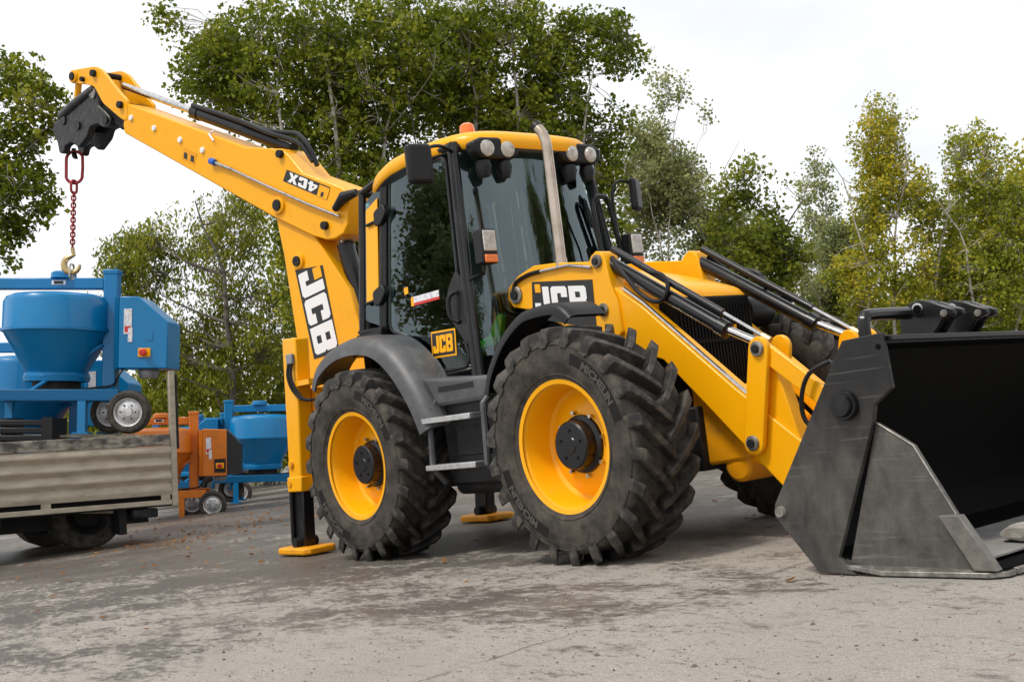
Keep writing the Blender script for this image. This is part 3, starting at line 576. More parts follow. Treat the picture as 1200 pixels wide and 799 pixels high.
# six-in-one bucket
bk = MB()
shell = [(4.43, 1.005), (4.25, 1.0), (4.17, .88), (4.04, .68), (3.89, .45), (3.87, .22), (3.97, .06), (4.12, .015), (4.80, .008)]
th = .03; inner = [(4.43, .975), (4.26, .97), (4.195, .86), (4.07, .67), (3.922, .45), (3.90, .235), (3.985, .095), (4.13, .05), (4.80, .03)]
bk.prism([(x, -1.205, z) for x, z in shell + inner[::-1]], (0, 2.41, 0))
bucket = bk.build('bucket', 'bucket_out', BH, ang=30)
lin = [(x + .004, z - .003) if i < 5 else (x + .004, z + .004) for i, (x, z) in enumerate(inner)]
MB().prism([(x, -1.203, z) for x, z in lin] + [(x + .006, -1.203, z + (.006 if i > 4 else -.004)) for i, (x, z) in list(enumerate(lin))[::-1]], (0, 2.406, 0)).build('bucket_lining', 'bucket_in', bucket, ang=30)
for s in (-1, 1):
    back = [(4.224, 1.012), (4.426, 1.022), (4.437, .787), (4.342, .724), (4.325, .66), (4.053, .08), (4.135, -.0), (3.939, .012), (3.735, .262), (3.742, .318)]
    MB().xz([(x, max(z, .004)) for x, z in back], s * 1.236, s * 1.208).build('bucket_side_plate', 'bucket_out', bucket, bevel=.004)
    MB().xz([(4.317, .65), (4.48, .541), (4.632, .25), (4.78, .02), (4.275, .012), (4.09, .05)], s * 1.206, s * 1.178).build('clam_side_plate', 'bucket_clam', bucket, bevel=.004)
    MB().xz([(4.325, .62), (4.46, .525), (4.605, .25), (4.74, .05), (4.275, .05), (4.13, .08)], s * 1.177, s * 1.172).build('clam_inner_face', 'bucket_in', bucket)
    MB().xz([(4.575, .255), (4.668, .255), (4.80, .034), (4.70, .034)], s * 1.252, s * 1.2075).build('wear_plate', 'wear_plate', bucket, bevel=.004)
    MB().prism([(4.09, s * 1.24, .028), (4.275, s * 1.255, .006), (4.76, s * 1.25, .006), (4.82, s * 1.20, .006), (4.82, s * 1.15, .006), (4.3, s * 1.15, .006)], (0, 0, .022)).build('skid_edge', 'worn_steel', bucket, bevel=.004)
    MB().tube([(4.317, s * 1.207, .65), (4.48, s * 1.207, .541), (4.632, s * 1.207, .25)], .0045, 5).build('worn_edge', 'worn_steel', bucket)
    MB().lathe([(0, .05), (.045, .05), (.05, .04), (.05, .03), (.062, .03), (.066, .022), (.066, 0), (0, 0)], (4.202, s * 1.236, .736), (0, s, 0), 24).build('pivot_boss', 'black_paint', bucket)
    MB().lathe([(0, .018), (.024, .018), (.028, 0), (0, 0)], (3.775, s * 1.236, .285), (0, s, 0), 14).build('bolt', 'worn_steel', bucket)
    MB().lathe([(0, .004), (.012, .004), (.012, 0), (0, 0)], (4.40, s * 1.236, .965), (0, s, 0), 10).build('bolt', 'bucket_in', bucket)
    MB().xz([(3.74, .14), (3.72, .30), (3.80, .40), (3.76, .56), (3.80, .64), (4.00, .64), (3.885, .45), (3.868, .22), (3.90, .14)], s * .53, s * .50).build('hinge_bracket', 'black_paint', bucket, bevel=.005)
    MB().xz([(3.74, .14), (3.72, .30), (3.80, .40), (3.76, .56), (3.80, .64), (4.00, .64), (3.885, .45), (3.868, .22), (3.90, .14)], s * .30, s * .27).build('hinge_bracket', 'black_paint', bucket, bevel=.005)
MB().bb(4.70, 4.83, -1.145, 1.2, .008, .034).build('cutting_edge', 'worn_steel', bucket, bevel=.004)
MB().bb(4.16, 4.699, -1.165, 1.165, .058, .066).build('bucket_floor', 'bucket_floor', bucket)
MB().prism([(4.40, -1.205, 1.008), (4.45, -1.205, 1.008), (4.45, -1.205, .985), (4.40, -1.205, .985)], (0, 2.41, 0)).build('top_lip', 'black_paint', bucket, bevel=.004)
# folded fork brackets standing behind the bucket lip
for i, (y, nm) in enumerate(((-.40, 'fork_bracket'), (-.10, 'fork_bracket'))):
    pr = [(4.0 + (x - 4.0) * 1.12, z + (z - .96) * .06) for x, z in [(4.00, .96), (4.02, 1.14), (4.07, 1.185), (4.12, 1.195), (4.17, 1.18), (4.27, 1.13), (4.275, 1.105), (4.22, 1.09), (4.17, 1.03), (4.15, .97)]]
    q = MB().xz([(x, z) for x, z in pr], y - .055, y - .025).build(nm, 'black_paint', bucket, bevel=.005)
    MB().xz(pr, y + .025, y + .055).build('bracket_plate', 'black_paint', q, bevel=.005)
    MB().cyl((4.125, y - .062, 1.165), (4.125, y + .06, 1.165), .030, 18).build('bracket_bush', 'steel', q)
    MB().cyl((4.125, y - .066, 1.165), (4.125, y - .02, 1.165), .020, 14).build('bush_bore', 'bucket_in', q)
    MB().cyl((4.26, y - .065, 1.125), (4.26, y + .06, 1.125), .018, 10).build('cross_pin', 'worn_steel', q)
    if i == 0: MB().cyl((4.055, y - .09, 1.15), (4.055, y - .04, 1.15), .026, 14).build('pin_head', 'steel', q)
MB().hose([(4.1, -.87, .95), (4.1, -.875, 1.09), (4.1, -.86, 1.125), (4.1, -.82, 1.14), (4.1, -.50, 1.15)], .030, 10).build('fork_rail', 'black_paint', bucket)

def settle(o):           # the bucket rests a little lower on its far side
    for v in o.data.vertices: v.co.z *= 1 - .030 * max(0, v.co.y + 1.2)
    for c in o.children: settle(c)
settle(bucket)
# fenders: cross section swept along the arch
def sweep(path, sec, name, m_, parent, bevel=0):
    # path (x,z, outward nx,nz); sec list of (y, outward)
    b = MB(); k = len(sec); vs, fs = [], []
    for (x, z, nx, nz_) in path:
        for y, h in sec: vs.append((x + nx * h, y, z + nz_ * h))
    n = len(path)
    for i in range(n - 1):
        for j in range(k): fs.append((i * k + j, i * k + (j + 1) % k, (i + 1) * k + (j + 1) % k, (i + 1) * k + j))
    fs += [tuple(range(k)), tuple((n - 1) * k + j for j in range(k))]
    return b.add(vs, fs).build(name, m_, parent, ang=40, bevel=bevel)
def smooth_path(pts, n=6):
    out = []; P = [Vector(p_) for p_ in pts]
    for i in range(len(P) - 1):
        a, b_, c, d = P[max(i - 1, 0)], P[i], P[i + 1], P[min(i + 2, len(P) - 1)]
        for k in range(n):
            t = k / n; out.append(.5 * ((2 * b_) + (c - a) * t + (2 * a - 5 * b_ + 4 * c - d) * t * t + (3 * b_ - a - 3 * c + d) * t ** 3))
    out.append(P[-1]); res = []
    for i, q in enumerate(out):
        d = (out[min(i + 1, len(out) - 1)] - out[max(i - 1, 0)]).normalized(); res.append((q.x, q.y, -d.y, d.x))
    return res
RF = smooth_path([(-.60, 1.28), (-.50, 1.40), (-.25, 1.50), (.06, 1.52), (.33, 1.46), (.55, 1.30), (.74, 1.06), (.84, .86)])
FF = smooth_path([(1.50, 1.03), (1.56, 1.16), (1.71, 1.33), (1.90, 1.445), (2.05, 1.47), (2.22, 1.465), (2.30, 1.43), (2.35, 1.38)])
for s in (-1, 1):
    sec = [(s * .765, .05), (s * .92, .06), (s * 1.00, .055), (s * 1.06, .03), (s * 1.09, -.02), (s * 1.10, -.075), (s * 1.085, -.078), (s * 1.07, -.03), (s * 1.04, .0), (s * .98, .025), (s * .765, .02)]
    rf = sweep(RF, sec, 'rear_fender', 'fender_grey', BH)
    sec = [(s * .82, .02), (s * 1.04, .02), (s * 1.08, .012), (s * 1.10, -.012), (s * 1.10, -.05), (s * 1.088, -.05), (s * 1.088, -.01), (s * 1.07, .0), (s * .82, 0)]
    sweep(FF if s < 0 else FF[:31], sec, 'front_fender', 'black_plastic', BH)
    # sill under the door and its grab slot
    sl_ = MB().xz([(.72, 1.20), (1.06, 1.17), (1.45, 1.15), (1.50, 1.05), (1.36, 1.0), (.86, 1.0)], s * 1.0, s * .70).build('door_sill', 'fender_grey', BH, bevel=.025, seg=3)
    MB().bb(.90, 1.28, min(s * 1.003, s * .9), max(s * 1.003, s * .9), 1.09, 1.125).build('sill_slot', 'black_plastic', sl_)
    st = MB().xz([(.82, .47), (.80, .98), (.88, 1.05), (1.42, 1.05), (1.45, .47)], s * .93, s * .60).build('step_box', 'black_plastic', BH, bevel=.02)
    MB().xz([(.96, .66), (.96, .86), (1.30, .86), (1.30, .66)], s * .945, s * .92).build('tool_lid', 'dark_chassis', st, bevel=.01)
    for x in (.81, 1.40): MB().tube([(x, s * .96, 1.04), (x, s * 1.03, .98), (x, s * 1.05, .60), (x, s * .96, .50)], .022, 8).build('step_frame', 'fender_grey', st)
    for z in (.912, .605):
        MB().bb(.78, 1.32, min(s * 1.09, s * .98), max(s * 1.09, s * .98), z - .018, z + .018).build('step', 'alu', st, bevel=.004)
    MB().cyl((.80, s * .80, .47), (1.46, s * .80, .47), .07, 16).build('side_tank', 'dark_chassis', st)

# cab
def cy(z, s): return s * (.75 - (z - 1.17) * .088)
def sx_(x, z): return x - .068 * (z - 1.17)
def side(pts, s): return [(sx_(x, z), cy(z, s), z + .02 * (z - 1.17)) for x, z in pts]
def rnd(pts, r=.06, n=5):
    out = []; P = [Vector(p_) for p_ in pts]; k = len(P)
    for i in range(k):
        a, b_, c = P[i - 1], P[i], P[(i + 1) % k]; u = (a - b_); v = (c - b_); rr = min(r, u.length * .45, v.length * .45); p0, p1 = b_ + u.normalized() * rr, b_ + v.normalized() * rr
        for j in range(n + 1):
            t = j / n; q = p0 * (1 - t) ** 2 + b_ * 2 * t * (1 - t) + p1 * t * t; out.append((q.x, q.y))
    return out
DOOR = rnd([(.17, 2.69), (.875, 2.69), (.90, 1.85), (.80, 1.72), (.79, 1.60), (.93, 1.42), (.95, 1.245), (.66, 1.235), (.50, 1.34), (.30, 1.50), (.02, 1.60)], .07)
DOORO = [(.13, 2.72), (.91, 2.72), (.975, 1.22), (.64, 1.205), (.47, 1.32), (.28, 1.475), (-.03, 1.585)]
QUART = rnd([(-.30, 1.72), (-.18, 2.60), (.05, 2.69), (-.06, 1.64)], .04)
cabf = MB()
for s in (-1, 1):
    cabf.tube(side([(-.085, 1.60), (.09, 2.76)], s), .028, 10); cabf.tube(side([(-.055, 1.58), (.12, 2.76)], s), .022, 10)
    cabf.tube(side([(1.0, 1.12), (.975, 1.75), (.945, 2.76)], s), .030, 12)
    cabf.tube(side([(1.05, 1.12), (1.02, 1.75), (.985, 2.76)], s), .024, 12)
    cabf.tube(side([(-.36, 1.60), (-.22, 2.70)], s), .03, 10)
    cabf.tube(side([(-.22, 2.68), (.12, 2.745), (.96, 2.745)], s), .03, 10)
cabf.tube([(.86, -.61, 2.76), (.97, -.32, 2.76), (1.0, 0, 2.76), (.97, .32, 2.76), (.86, .61, 2.76)], .03, 10)
cabf.tube([(-.32, -.61, 2.70), (-.32, .61, 2.70)], .03, 8); cabf.bb(-.40, -.30, -.72, .72, 1.1, 1.62)
cab = cabf.build('cab_frame', 'black_paint', BH)
for s in (-1, 1):
    d = MB().tube(side(DOOR, s), .016, 8, closed=True)
    d.prism([(x, y, z) for x, y, z in side(rnd([(.78, 1.76), (.90, 1.90), (.985, 1.80), (.99, 1.40), (.95, 1.39), (.80, 1.57)], .04), s)], (0, s * .022, 0))
    door = d.build('door', 'black_paint', BH, ang=40)
    MB().prism(side(DOOR, s), (0, s * .006, 0)).build('door_glass', 'glass', door)
    MB().tube(side(rnd([(.06, 1.605), (.30, 1.512), (.50, 1.352), (.66, 1.243), (.95, 1.25), (.97, 1.228), (.66, 1.222), (.49, 1.335), (.29, 1.492), (.05, 1.588)], .02), s), .007, 6, closed=True).build('door_trim', 'worn_steel', door)
    hd = MB().hose([(.85, s * .735, 1.76), (.82, s * .77, 1.72), (.82, s * .775, 1.60), (.87, s * .745, 1.55)], .016, 10).build('door_handle', 'black_plastic', door)
    MB().prism(side(QUART, s), (0, s * .005, 0)).build('quarter_window', 'glass', cab)
    for z, x in ((2.46, -.035), (1.87, -.085)):
        h = MB().xz(rnd([(x - .06, z - .06), (x - .06, z + .05), (x + .07, z + .09), (x + .11, z + .02), (x + .02, z - .06)], .03), cy(z, s) - s * .0, cy(z, s) + s * .06).build('door_hinge', 'black_plastic', cab, bevel=.008)
        MB().cyl((x - .20, cy(z, s) + s * .03, z - .02), (x - .03, cy(z, s) + s * .03, z - .01), .013, 8).build('hinge_rod', 'black_plastic', h)
# yellow panel painted as the boom's reflection on the quarter glass, ribbed vent behind the door
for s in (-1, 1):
    MB().prism([(sx_(x_, z_), cy(z_, s) + s * .012, z_) for x_, z_ in ((-.25, 1.86), (-.165, 2.56), (.0, 2.62), (-.085, 1.84))], (0, s * .006, 0)).build('boom_reflection', 'yellow', cab)
    for i in range(6):
        MB().xz([(-.38 - .03 * (5 - i) * .3, 1.46 + i * .035), (-.38 - .03 * (5 - i) * .3, 1.485 + i * .035), (-.06, 1.55 + i * .02), (-.05, 1.53 + i * .02)], s * (.80 - i * .008), s * .66).build('vent_rib', 'black_plastic', cab)
# windscreen, slightly bowed
def bow(y): return .11 * (1 - (y / .70) ** 2)
vs, fs = [], []; ny = 14
for z, x0 in ((1.30, 1.0), (2.0, .93), (2.74, .855)):
    for j in range(ny + 1):
        t_ = -1 + 2 * j / ny; vs.append((x0 + .13 * (1 - t_ * t_), t_ * cy(z, 1), z))
for i in range(2):
    for j in range(ny): fs.append((i * (ny + 1) + j, i * (ny + 1) + j + 1, (i + 1) * (ny + 1) + j + 1, (i + 1) * (ny + 1) + j))
MB().add(vs, fs).build('windscreen', 'windscreen', cab, ang=80)
rg = MB().prism([(-.36, -.66, 1.65), (-.36, .66, 1.65), (-.31, .58, 2.66), (-.31, -.58, 2.66)], (-.006, 0, 0)).build('rear_window', 'glass', cab)
# roof
def plan(a, sx=1., n=4.):
    c, s_ = math.cos(a), math.sin(a); x = math.copysign(abs(c) ** (2 / n), c); y = math.copysign(abs(s_) ** (2 / n), s_)
    px_ = .37 + x * .72 * sx; return px_, y * .685 * sx * (1 - .10 * max(0, px_ - .3) / .8)
def zed(x): return 2.755 - .14 * max(0, (.30 - x) / .63) ** 1.5 - .035 * max(0, (x - .7) / .43) ** 2
vs, fs = [], []; N_ = 72; rings = [(.90, -.005), (.985, -.005), (1.0, .012), (1.0, .055), (.985, .085), (.95, .105), (.80, .135), (.5, .155), (.2, .165), (.02, .166)]
for sx, h in rings:
    for k in range(N_):
        x, y = plan(2 * math.pi * k / N_, sx); vs.append((x, y, zed(x) + h))
for i in range(len(rings) - 1):
    for k in range(N_): fs.append((i * N_ + k, i * N_ + (k + 1) % N_, (i + 1) * N_ + (k + 1) % N_, (i + 1) * N_ + k))
fs += [tuple((len(rings) - 1) * N_ + k for k in range(N_))]
roof = MB().add(vs, fs).build('roof', 'yellow', BH, ang=50)
vs = [(lambda x, y: (x, y, zed(x) - .012))(*plan(2 * math.pi * k / N_, .975)) for k in range(N_)]; vs2 = [(x, y, z + .02) for x, y, z in vs]
MB().add(vs + vs2, [tuple(range(N_)), tuple(range(2 * N_ - 1, N_ - 1, -1))] + [(i, (i + 1) % N_, (i + 1) % N_ + N_, i + N_) for i in range(N_)]).build('roof_lining', 'interior', roof)
for s in (-1, 1):
    hs = MB().prism(rnd and [(.97, s * .16, 2.755), (.97, s * .20, 2.68), (.97, s * .26, 2.645), (.97, s * .53, 2.645), (.97, s * .585, 2.68), (.97, s * .60, 2.755), (.97, s * .52, 2.79), (.97, s * .26, 2.80)], (.10, 0, 0)).build('lamp_housing', 'black_plastic', roof, bevel=.02, seg=3)
    for y in (.305, .485):
        MB().lathe([(0, .010), (.035, .008), (.054, 0), (.058, -.01), (.058, -.03), (0, -.03)], (1.08, s * y, 2.71), (1, s * .12, -.1), 24).build('work_lamp', 'lamp_lens', roof)
        MB().lathe([(0, .0), (.05, .01), (.06, .05), (.04, .12), (0, .12)], (1.01, s * y, 2.645), (0, 0, -1), 16).build('lamp_back', 'black_plastic', roof)
bc = MB().lathe([(.05, 0), (.055, .01), (.055, .05), (.05, .085), (.03, .10), (0, .104)], (.66, -.31, 2.905), (0, 0, 1), 20).build('beacon', 'orange_lens', roof)
MB().lathe([(.06, 0), (.06, .02), (0, .02)], (.66, -.31, 2.885), (0, 0, 1), 20).build('beacon_base', 'black_plastic', roof)
MB().tube([(.28, -.50, 2.86), (.28, -.50, 2.93)], .02, 8).build('antenna_base', 'black_plastic', roof)
MB().tube([(.28, -.50, 2.92), (.275, -.50, 3.12), (.25, -.50, 3.36)], [.006, .004, .003], 6).build('antenna', 'black_plastic', roof)
MB().bb(.30, .46, -.50, -.30, 2.885, 2.925).build('roof_vent', 'black_plastic', roof, bevel=.012)
# mirrors, head lamps, rails
def rbox(c, d, name, m_, parent, bev, rot=None): return MB().box(c, d, rot).build(name, m_, parent, bevel=bev, seg=4)
rz = Matrix.Rotation(R_(-12), 3, 'Z')
mir = rbox((.98, -1.0, 2.60), (.07, .185, .27), 'mirror', 'black_plastic', BH, .03, rz)
MB().hose([(.85, -.61, 2.73), (.95, -.78, 2.74), (1.0, -.92, 2.71), (.99, -.98, 2.66)], .012, 8).build('mirror_arm', 'black_plastic', mir)
mir = rbox((1.05, .92, 2.43), (.06, .16, .25), 'mirror', 'black_plastic', BH, .03, Matrix.Rotation(R_(28), 3, 'Z'))
MB().hose([(1.0, .70, 1.95), (1.03, .70, 2.10), (1.04, .68, 2.38), (1.04, .72, 2.50), (1.04, .80, 2.535), (1.05, .90, 2.51)], .012, 8).build('mirror_arm', 'black_plastic', mir)
MB().hose([(1.03, .52, 1.90), (1.03, .48, 2.30), (1.03, .50, 2.39), (1.03, .57, 2.41), (1.03, .64, 2.38), (1.03, .68, 2.2), (1.03, .73, 1.92)], .020, 10).build('guard_rail', 'black_paint', BH)
for (x, y, z, s) in ((1.10, -.625, 2.02, -1), (1.10, .765, 2.0, 1)):
    h = rbox((x, y, z), (.10, .13, .235), 'head_lamp', 'black_plastic', BH, .015)
    rbox((x + .05, y, z + .035), (.02, .105, .14), 'lens', 'lamp_lens', h, .008)
    rbox((x + .05, y, z - .085), (.02, .105, .055), 'indicator', 'orange_lens', h, .008)
    MB().tube([(x - .03, y, z - .1), (x - .05, y, z - .17), (1.01, s * .72, z - .2)], .014, 8).build('lamp_bracket', 'black_paint', h)
MB().tube([(1.12, .45, 1.80), (1.10, .42, 2.05), (1.105, .36, 2.30)], .009, 6).build('wiper_arm', 'black_plastic', BH)
# exhaust
ex = MB().tube([(1.64, -.45, 1.78), (1.64, -.45, 2.55), (1.635, -.45, 2.62), (1.61, -.455, 2.68), (1.57, -.46, 2.725)], [.035, .034, .034, .034, .036], 20, cap=False)
ex.tube([(1.64, -.45, 1.78), (1.64, -.45, 1.84)], .039, 20)
exo = ex.build('exhaust_pipe', 'exhaust_steel', BH)
MB().tube([(1.585, -.459, 2.712), (1.563, -.462, 2.735), (1.555, -.463, 2.742)], [.0375, .0385, .02], 20).build('exhaust_tip', 'black_plastic', exo)
# cab interior
i_ = MB().bb(-.25, 1.0, -.68, .68, 1.12, 1.16); i_.bb(-.28, -.12, -.66, .66, 1.15, 1.45)
inter = i_.build('cab_floor', 'interior', BH)
seat = MB().box((.25, .0, 1.58), (.5, .5, .14)); seat.box((.02, 0, 1.92), (.14, .48, .62), Matrix.Rotation(R_(-8), 3, 'Y')); seat.box((-.02, 0, 2.30), (.1, .28, .18)); seat.box((.25, 0, 1.33), (.3, .3, .38))
seat.build('seat', 'seat', BH, bevel=.04, seg=3)
cs = MB().prism([(.72, -.15, 1.15), (.98, -.15, 1.15), (.98, -.15, 1.62), (.88, -.15, 1.70)], (0, .3, 0)).build('steering_console', 'interior', BH, bevel=.02)
sw = MB().tube([(.66 + .0 + .07 * math.cos(a), .19 * math.sin(a), 1.80 + .18 * math.cos(a)) for a in [2 * math.pi * k / 24 for k in range(24)]], .016, 8, closed=True); sw.tube([(.88, 0, 1.66), (.66, 0, 1.80)], .02, 8); sw.tube([(.66, -.19, 1.80), (.66, .19, 1.80)], .012, 6)
sw.build('steering_wheel', 'black_plastic', cs)
MB().box((.40, -.52, 1.36), (.35, .16, .4)).build('side_console', 'interior', BH, bevel=.03); MB().box((.75, .50, 1.36), (.4, .2, .4)).build('side_console', 'interior', BH, bevel=.03)
MB().tube([(.70, -.34, 1.42), (.74, -.31, 1.50), (.78, -.29, 1.60)], [.035, .05, .028], 10).build('safety_strap', 'green_cloth', BH)
MB().tube([(.66, -.42, 1.40), (.74, -.36, 1.43)], [.03, .04], 8).build('safety_strap', 'green_cloth', BH)
# door stickers
def sticker(x0, z0, x1, z1, h, name, m_, off=.009):
    d = Vector((x1 - x0, 0, z1 - z0)).normalized(); n = Vector((-d.z - .068, .088, d.x)); a = Vector((sx_(x0, z0), cy(z0, -1) - off, z0)); c = Vector((sx_(x1, z1), cy(z1, -1) - off, z1))
    return MB().prism([a, c, c + n * h, a + n * h], (0, -.0015, 0)).build(name, m_, BH)
sticker(.36, 1.765, .67, 1.765, .045, 'sticker', 'sticker_white'); sticker(.36, 1.745, .67, 1.745, .02, 'sticker', 'red'); sticker(.325, 1.745, .36, 1.745, .065, 'sticker', 'yellow'); sticker(.25, 1.84, .30, 1.845, .05, 'sticker', 'yellow')
sticker(.53, 1.345, .815, 1.335, .185, 'door_logo', 'yellow'); sticker(.542, 1.357, .803, 1.348, .160, 'door_logo_field', 'decal_black', .0112)
letters('JCB', (.541, cy(1.375, -1) - .0142, 1.375), (1, -.0026, -.03), (-.03, .088, 1), .122, .001, 'door_logo_letters', 'yellow', BH, gap=.06, wx=.80)

# ------------------------------------------------------------------ backhoe end
TH = R_(12); BO = Vector((-1.36, -.25, 0)); BD = Vector((-math.cos(TH), -math.sin(TH), 0)); BN = Vector((math.sin(TH), -math.cos(TH), 0))
def bp_(u, z, w=0.): return BO + BD * u + BN * w + Vector((0, 0, z))
def bprism(pts, w0_, w1_): return MB().prism([bp_(u, z, w0_) for u, z in pts], BN * (w1_ - w0_))
b = MB().bb(-1.16, -.98, -.83, .83, .52, .72); b.bb(-1.16, -.98, -.83, .83, 1.12, 1.30); b.bb(-1.0, -.55, -.42, .42, .45, 1.15)
b.build('rear_frame', 'yellow', BH, bevel=.012)
kp = MB().bb(-1.36, -1.16, -.55, .05, .45, 1.35).build('sideshift_carriage', 'yellow_dirty', BH, bevel=.015)
MB().tube([(-1.38, -.25, .42), (-1.38, -.25, 1.30)], .12, 20).build('kingpost', 'yellow_dirty', kp)
for s in (-1, 1):
    yy = .90
    def sb(z): return -1.20 + (z - .5) * .118 + (-.03 if s < 0 else 0)      # the leg leans slightly forward
    lg = MB().prism([(sb(.50) - .10, s * (yy - .065), .50), (sb(.50) + .10, s * (yy - .065), .50), (sb(1.70) + .105, s * (yy - .065), 1.70), (sb(1.70) - .105, s * (yy - .065), 1.715)], (0, s * .13, 0)).build('stabiliser_leg', 'yellow', BH, bevel=.015)
    MB().prism([(sb(.50) - .112, s * (yy - .075), .50), (sb(.50) + .112, s * (yy - .075), .50), (sb(.60) + .112, s * (yy - .075), .62), (sb(.60) - .112, s * (yy - .075), .62)], (0, s * .15, 0)).build('leg_collar', 'yellow', lg, bevel=.01)
    MB().prism([(sb(.05) - .085, s * (yy - .05), .07), (sb(.05) + .085, s * (yy - .05), .07), (sb(.52) + .085, s * (yy - .05), .52), (sb(.52) - .085, s * (yy - .05), .52)], (0, s * .10, 0)).build('inner_leg', 'black_paint', lg, bevel=.01)
    MB().cyl((sb(.06) - .07, s * (yy + .065), .10), (sb(.5) - .07, s * (yy + .065), .5), .018, 10).build('ram_rod', 'black_plastic', lg)
    ft = MB().prism([(sb(.03) + dx, s * yy + dy, .012) for dx, dy in ((-.22, -.10), (-.18, -.15), (.22, -.15), (.26, -.10), (.26, .10), (.22, .15), (-.18, .15), (-.22, .10))], (0, 0, .055)).build('foot_pad', 'yellow_dirty', lg, bevel=.015)
    MB().cyl((sb(.1) , s * (yy - .1), .10), (sb(.1), s * (yy + .1), .10), .04, 12).build('foot_pin', 'dark_chassis', lg)
    for zz, dx in ((.72, -.04), (.57, -.07)): MB().lathe([(0, .02), (.03, .018), (.035, 0), (0, 0)], (sb(zz) + dx, s * (yy + .065), zz), (0, s, 0), 12).build('leg_bolt', 'yellow_dirty', lg)
    MB().bb(sb(1.6) + .0, sb(1.6) + .09, min(s * (yy + .068), s * (yy + .10)), max(s * (yy + .068), s * (yy + .10)), 1.50, 1.58).build('valve_block', 'grey_motor', lg, bevel=.008)
    for k in (.02, .065): MB().hose([(sb(1.6) + k, s * (yy + .085), 1.52), (sb(1.5) + k, s * (yy + .10), 1.40), (sb(1.4) + k + .06, s * (yy + .08), 1.27), (sb(1.3) + .22, s * (yy + .03), 1.20), (sb(1.3) + .4, s * .7, 1.22)], .013, 8).build('leg_hose', 'black_plastic', lg)
    MB().bb(sb(1.5) + .09, sb(1.5) + .30, min(s * .78, s * .98), max(s * .78, s * .98), 1.32, 1.36).build('leg_bracket', 'yellow', lg)
BOOM = [(.596, 2.865), (.545, 2.5), (.50, 1.80), (.435, 1.48), (.33, 1.10), (.12, .86), (-.12, .88), (-.30, 1.15), (-.30, 1.75), (-.21, 2.10), (.151, 2.634), (.22, 2.95), (.40, 3.05)]
boom = bprism(BOOM, -.125, .125).build('boom', 'yellow', BH, bevel=.012)
DIP = [(2.652, 4.207), (2.645, 4.118), (.596, 2.865), (.116, 2.60), (-.05, 2.535), (-.15, 2.526), (-.26, 2.55), (-.32, 2.62), (-.36, 2.86), (-.30, 2.93), (.149, 3.152), (.30, 3.34), (.397, 3.423), (.47, 3.44), (.858, 3.548), (2.554, 4.394)]
dip = bprism(DIP, -.16, .16).build('dipper', 'yellow', BH, bevel=.012)
def bpin(u, z, w, r, parent, boss=True):
    if boss: MB().lathe([(0, .025), (r * 1.5, .022), (r * 1.7, 0), (0, 0)], bp_(u, z, w), BN, 20).build('pin_boss', 'yellow', parent)
    MB().lathe([(0, .04), (r * .95, .038), (r, .02), (r, 0), (0, 0)], bp_(u, z, w), BN, 16).build('pin', 'dark_chassis', parent)
bpin(.497, 2.945, .16, .05, dip); bpin(.397, 3.374, .16, .036, dip, False); bpin(-.27, 2.80, .16, .036, dip); bpin(-.06, 2.655, .16, .036, dip, False); bpin(.362, 2.43, .125, .045, boom)
for u, z in ((2.499, 4.233), (2.148, 4.042), (1.769, 3.835), (1.454, 3.661)): MB().lathe([(0, .02), (.026, .018), (.03, 0), (0, 0)], bp_(u, z, .16), BN, 12).build('wear_pad_bolt', 'white', dip)
MB().tube([bp_(1.293, 3.511, .185), bp_(1.05, 3.39, .185)], .016, 8).build('hydraulic_pipe', 'steel', dip)
MB().tube([bp_(1.05, 3.39, .185), bp_(.6, 3.14, .19), bp_(.1, 2.87, .19), bp_(-.26, 2.69, .185)], .013, 8).build('hydraulic_pipe', 'steel', dip)
MB().tube([bp_(1.33, 3.53, .185), bp_(1.27, 3.50, .185)], .030, 10).build('pipe_cap', 'blue_plastic', dip)
MB().tube([bp_(1.28, 3.80, .15), bp_(1.32, 3.78, .18), bp_(1.26, 3.70, .182)], .010, 6).build('hose_clip', 'white', dip)
st = bprism([(1.78, 3.66), (1.60, 3.555), (1.545, 3.65), (1.725, 3.755)], .161, .163).build('warning_sticker', 'yellow_dirty', dip)
for (u, z) in ((1.715, 3.675), (1.62, 3.625)): bprism([(u + .03, z - .02), (u - .02, z - .045), (u - .03, z + .01), (u + .01, z + .035)], .1635, .165).build('warning_symbol', 'decal_black', st)
# 4CX plate, upside down along the dipper
q = [(.345, 3.225), (-.162, 2.958), (-.107, 2.865), (.41, 3.14)]
bprism(q, .1615, .163).build('model_plate', 'decal_black', dip)
d1 = Vector((.507, .267)).normalized(); upv = Vector((.46, -.89)).normalized()
def v3(d): return BD * d.x + Vector((0, 0, d.y))
e1, e2 = v3(d1), v3(upv)          # reading direction runs away from the cab, letter tops point down
o4 = bp_(-.025, 3.018, .1645)
letters('4CX', o4, e1, e2, .084, .002, 'model_letters', 'white', dip, gap=.10, wx=1.75)
pl = [bp_(-.158, 2.948, .1642), bp_(-.045, 3.008, .1642), bp_(.008, 2.922, .1642), bp_(-.107, 2.868, .1642)]
sq = MB().prism(pl, BN * .0015).build('logo_square', 'yellow', dip)
MB().prism([bp_(-.085, 2.93, .1662), bp_(-.055, 2.945, .1662), bp_(-.035, 2.91, .1662), bp_(-.065, 2.897, .1662)], BN * .001).build('logo_mark', 'decal_black', dip)
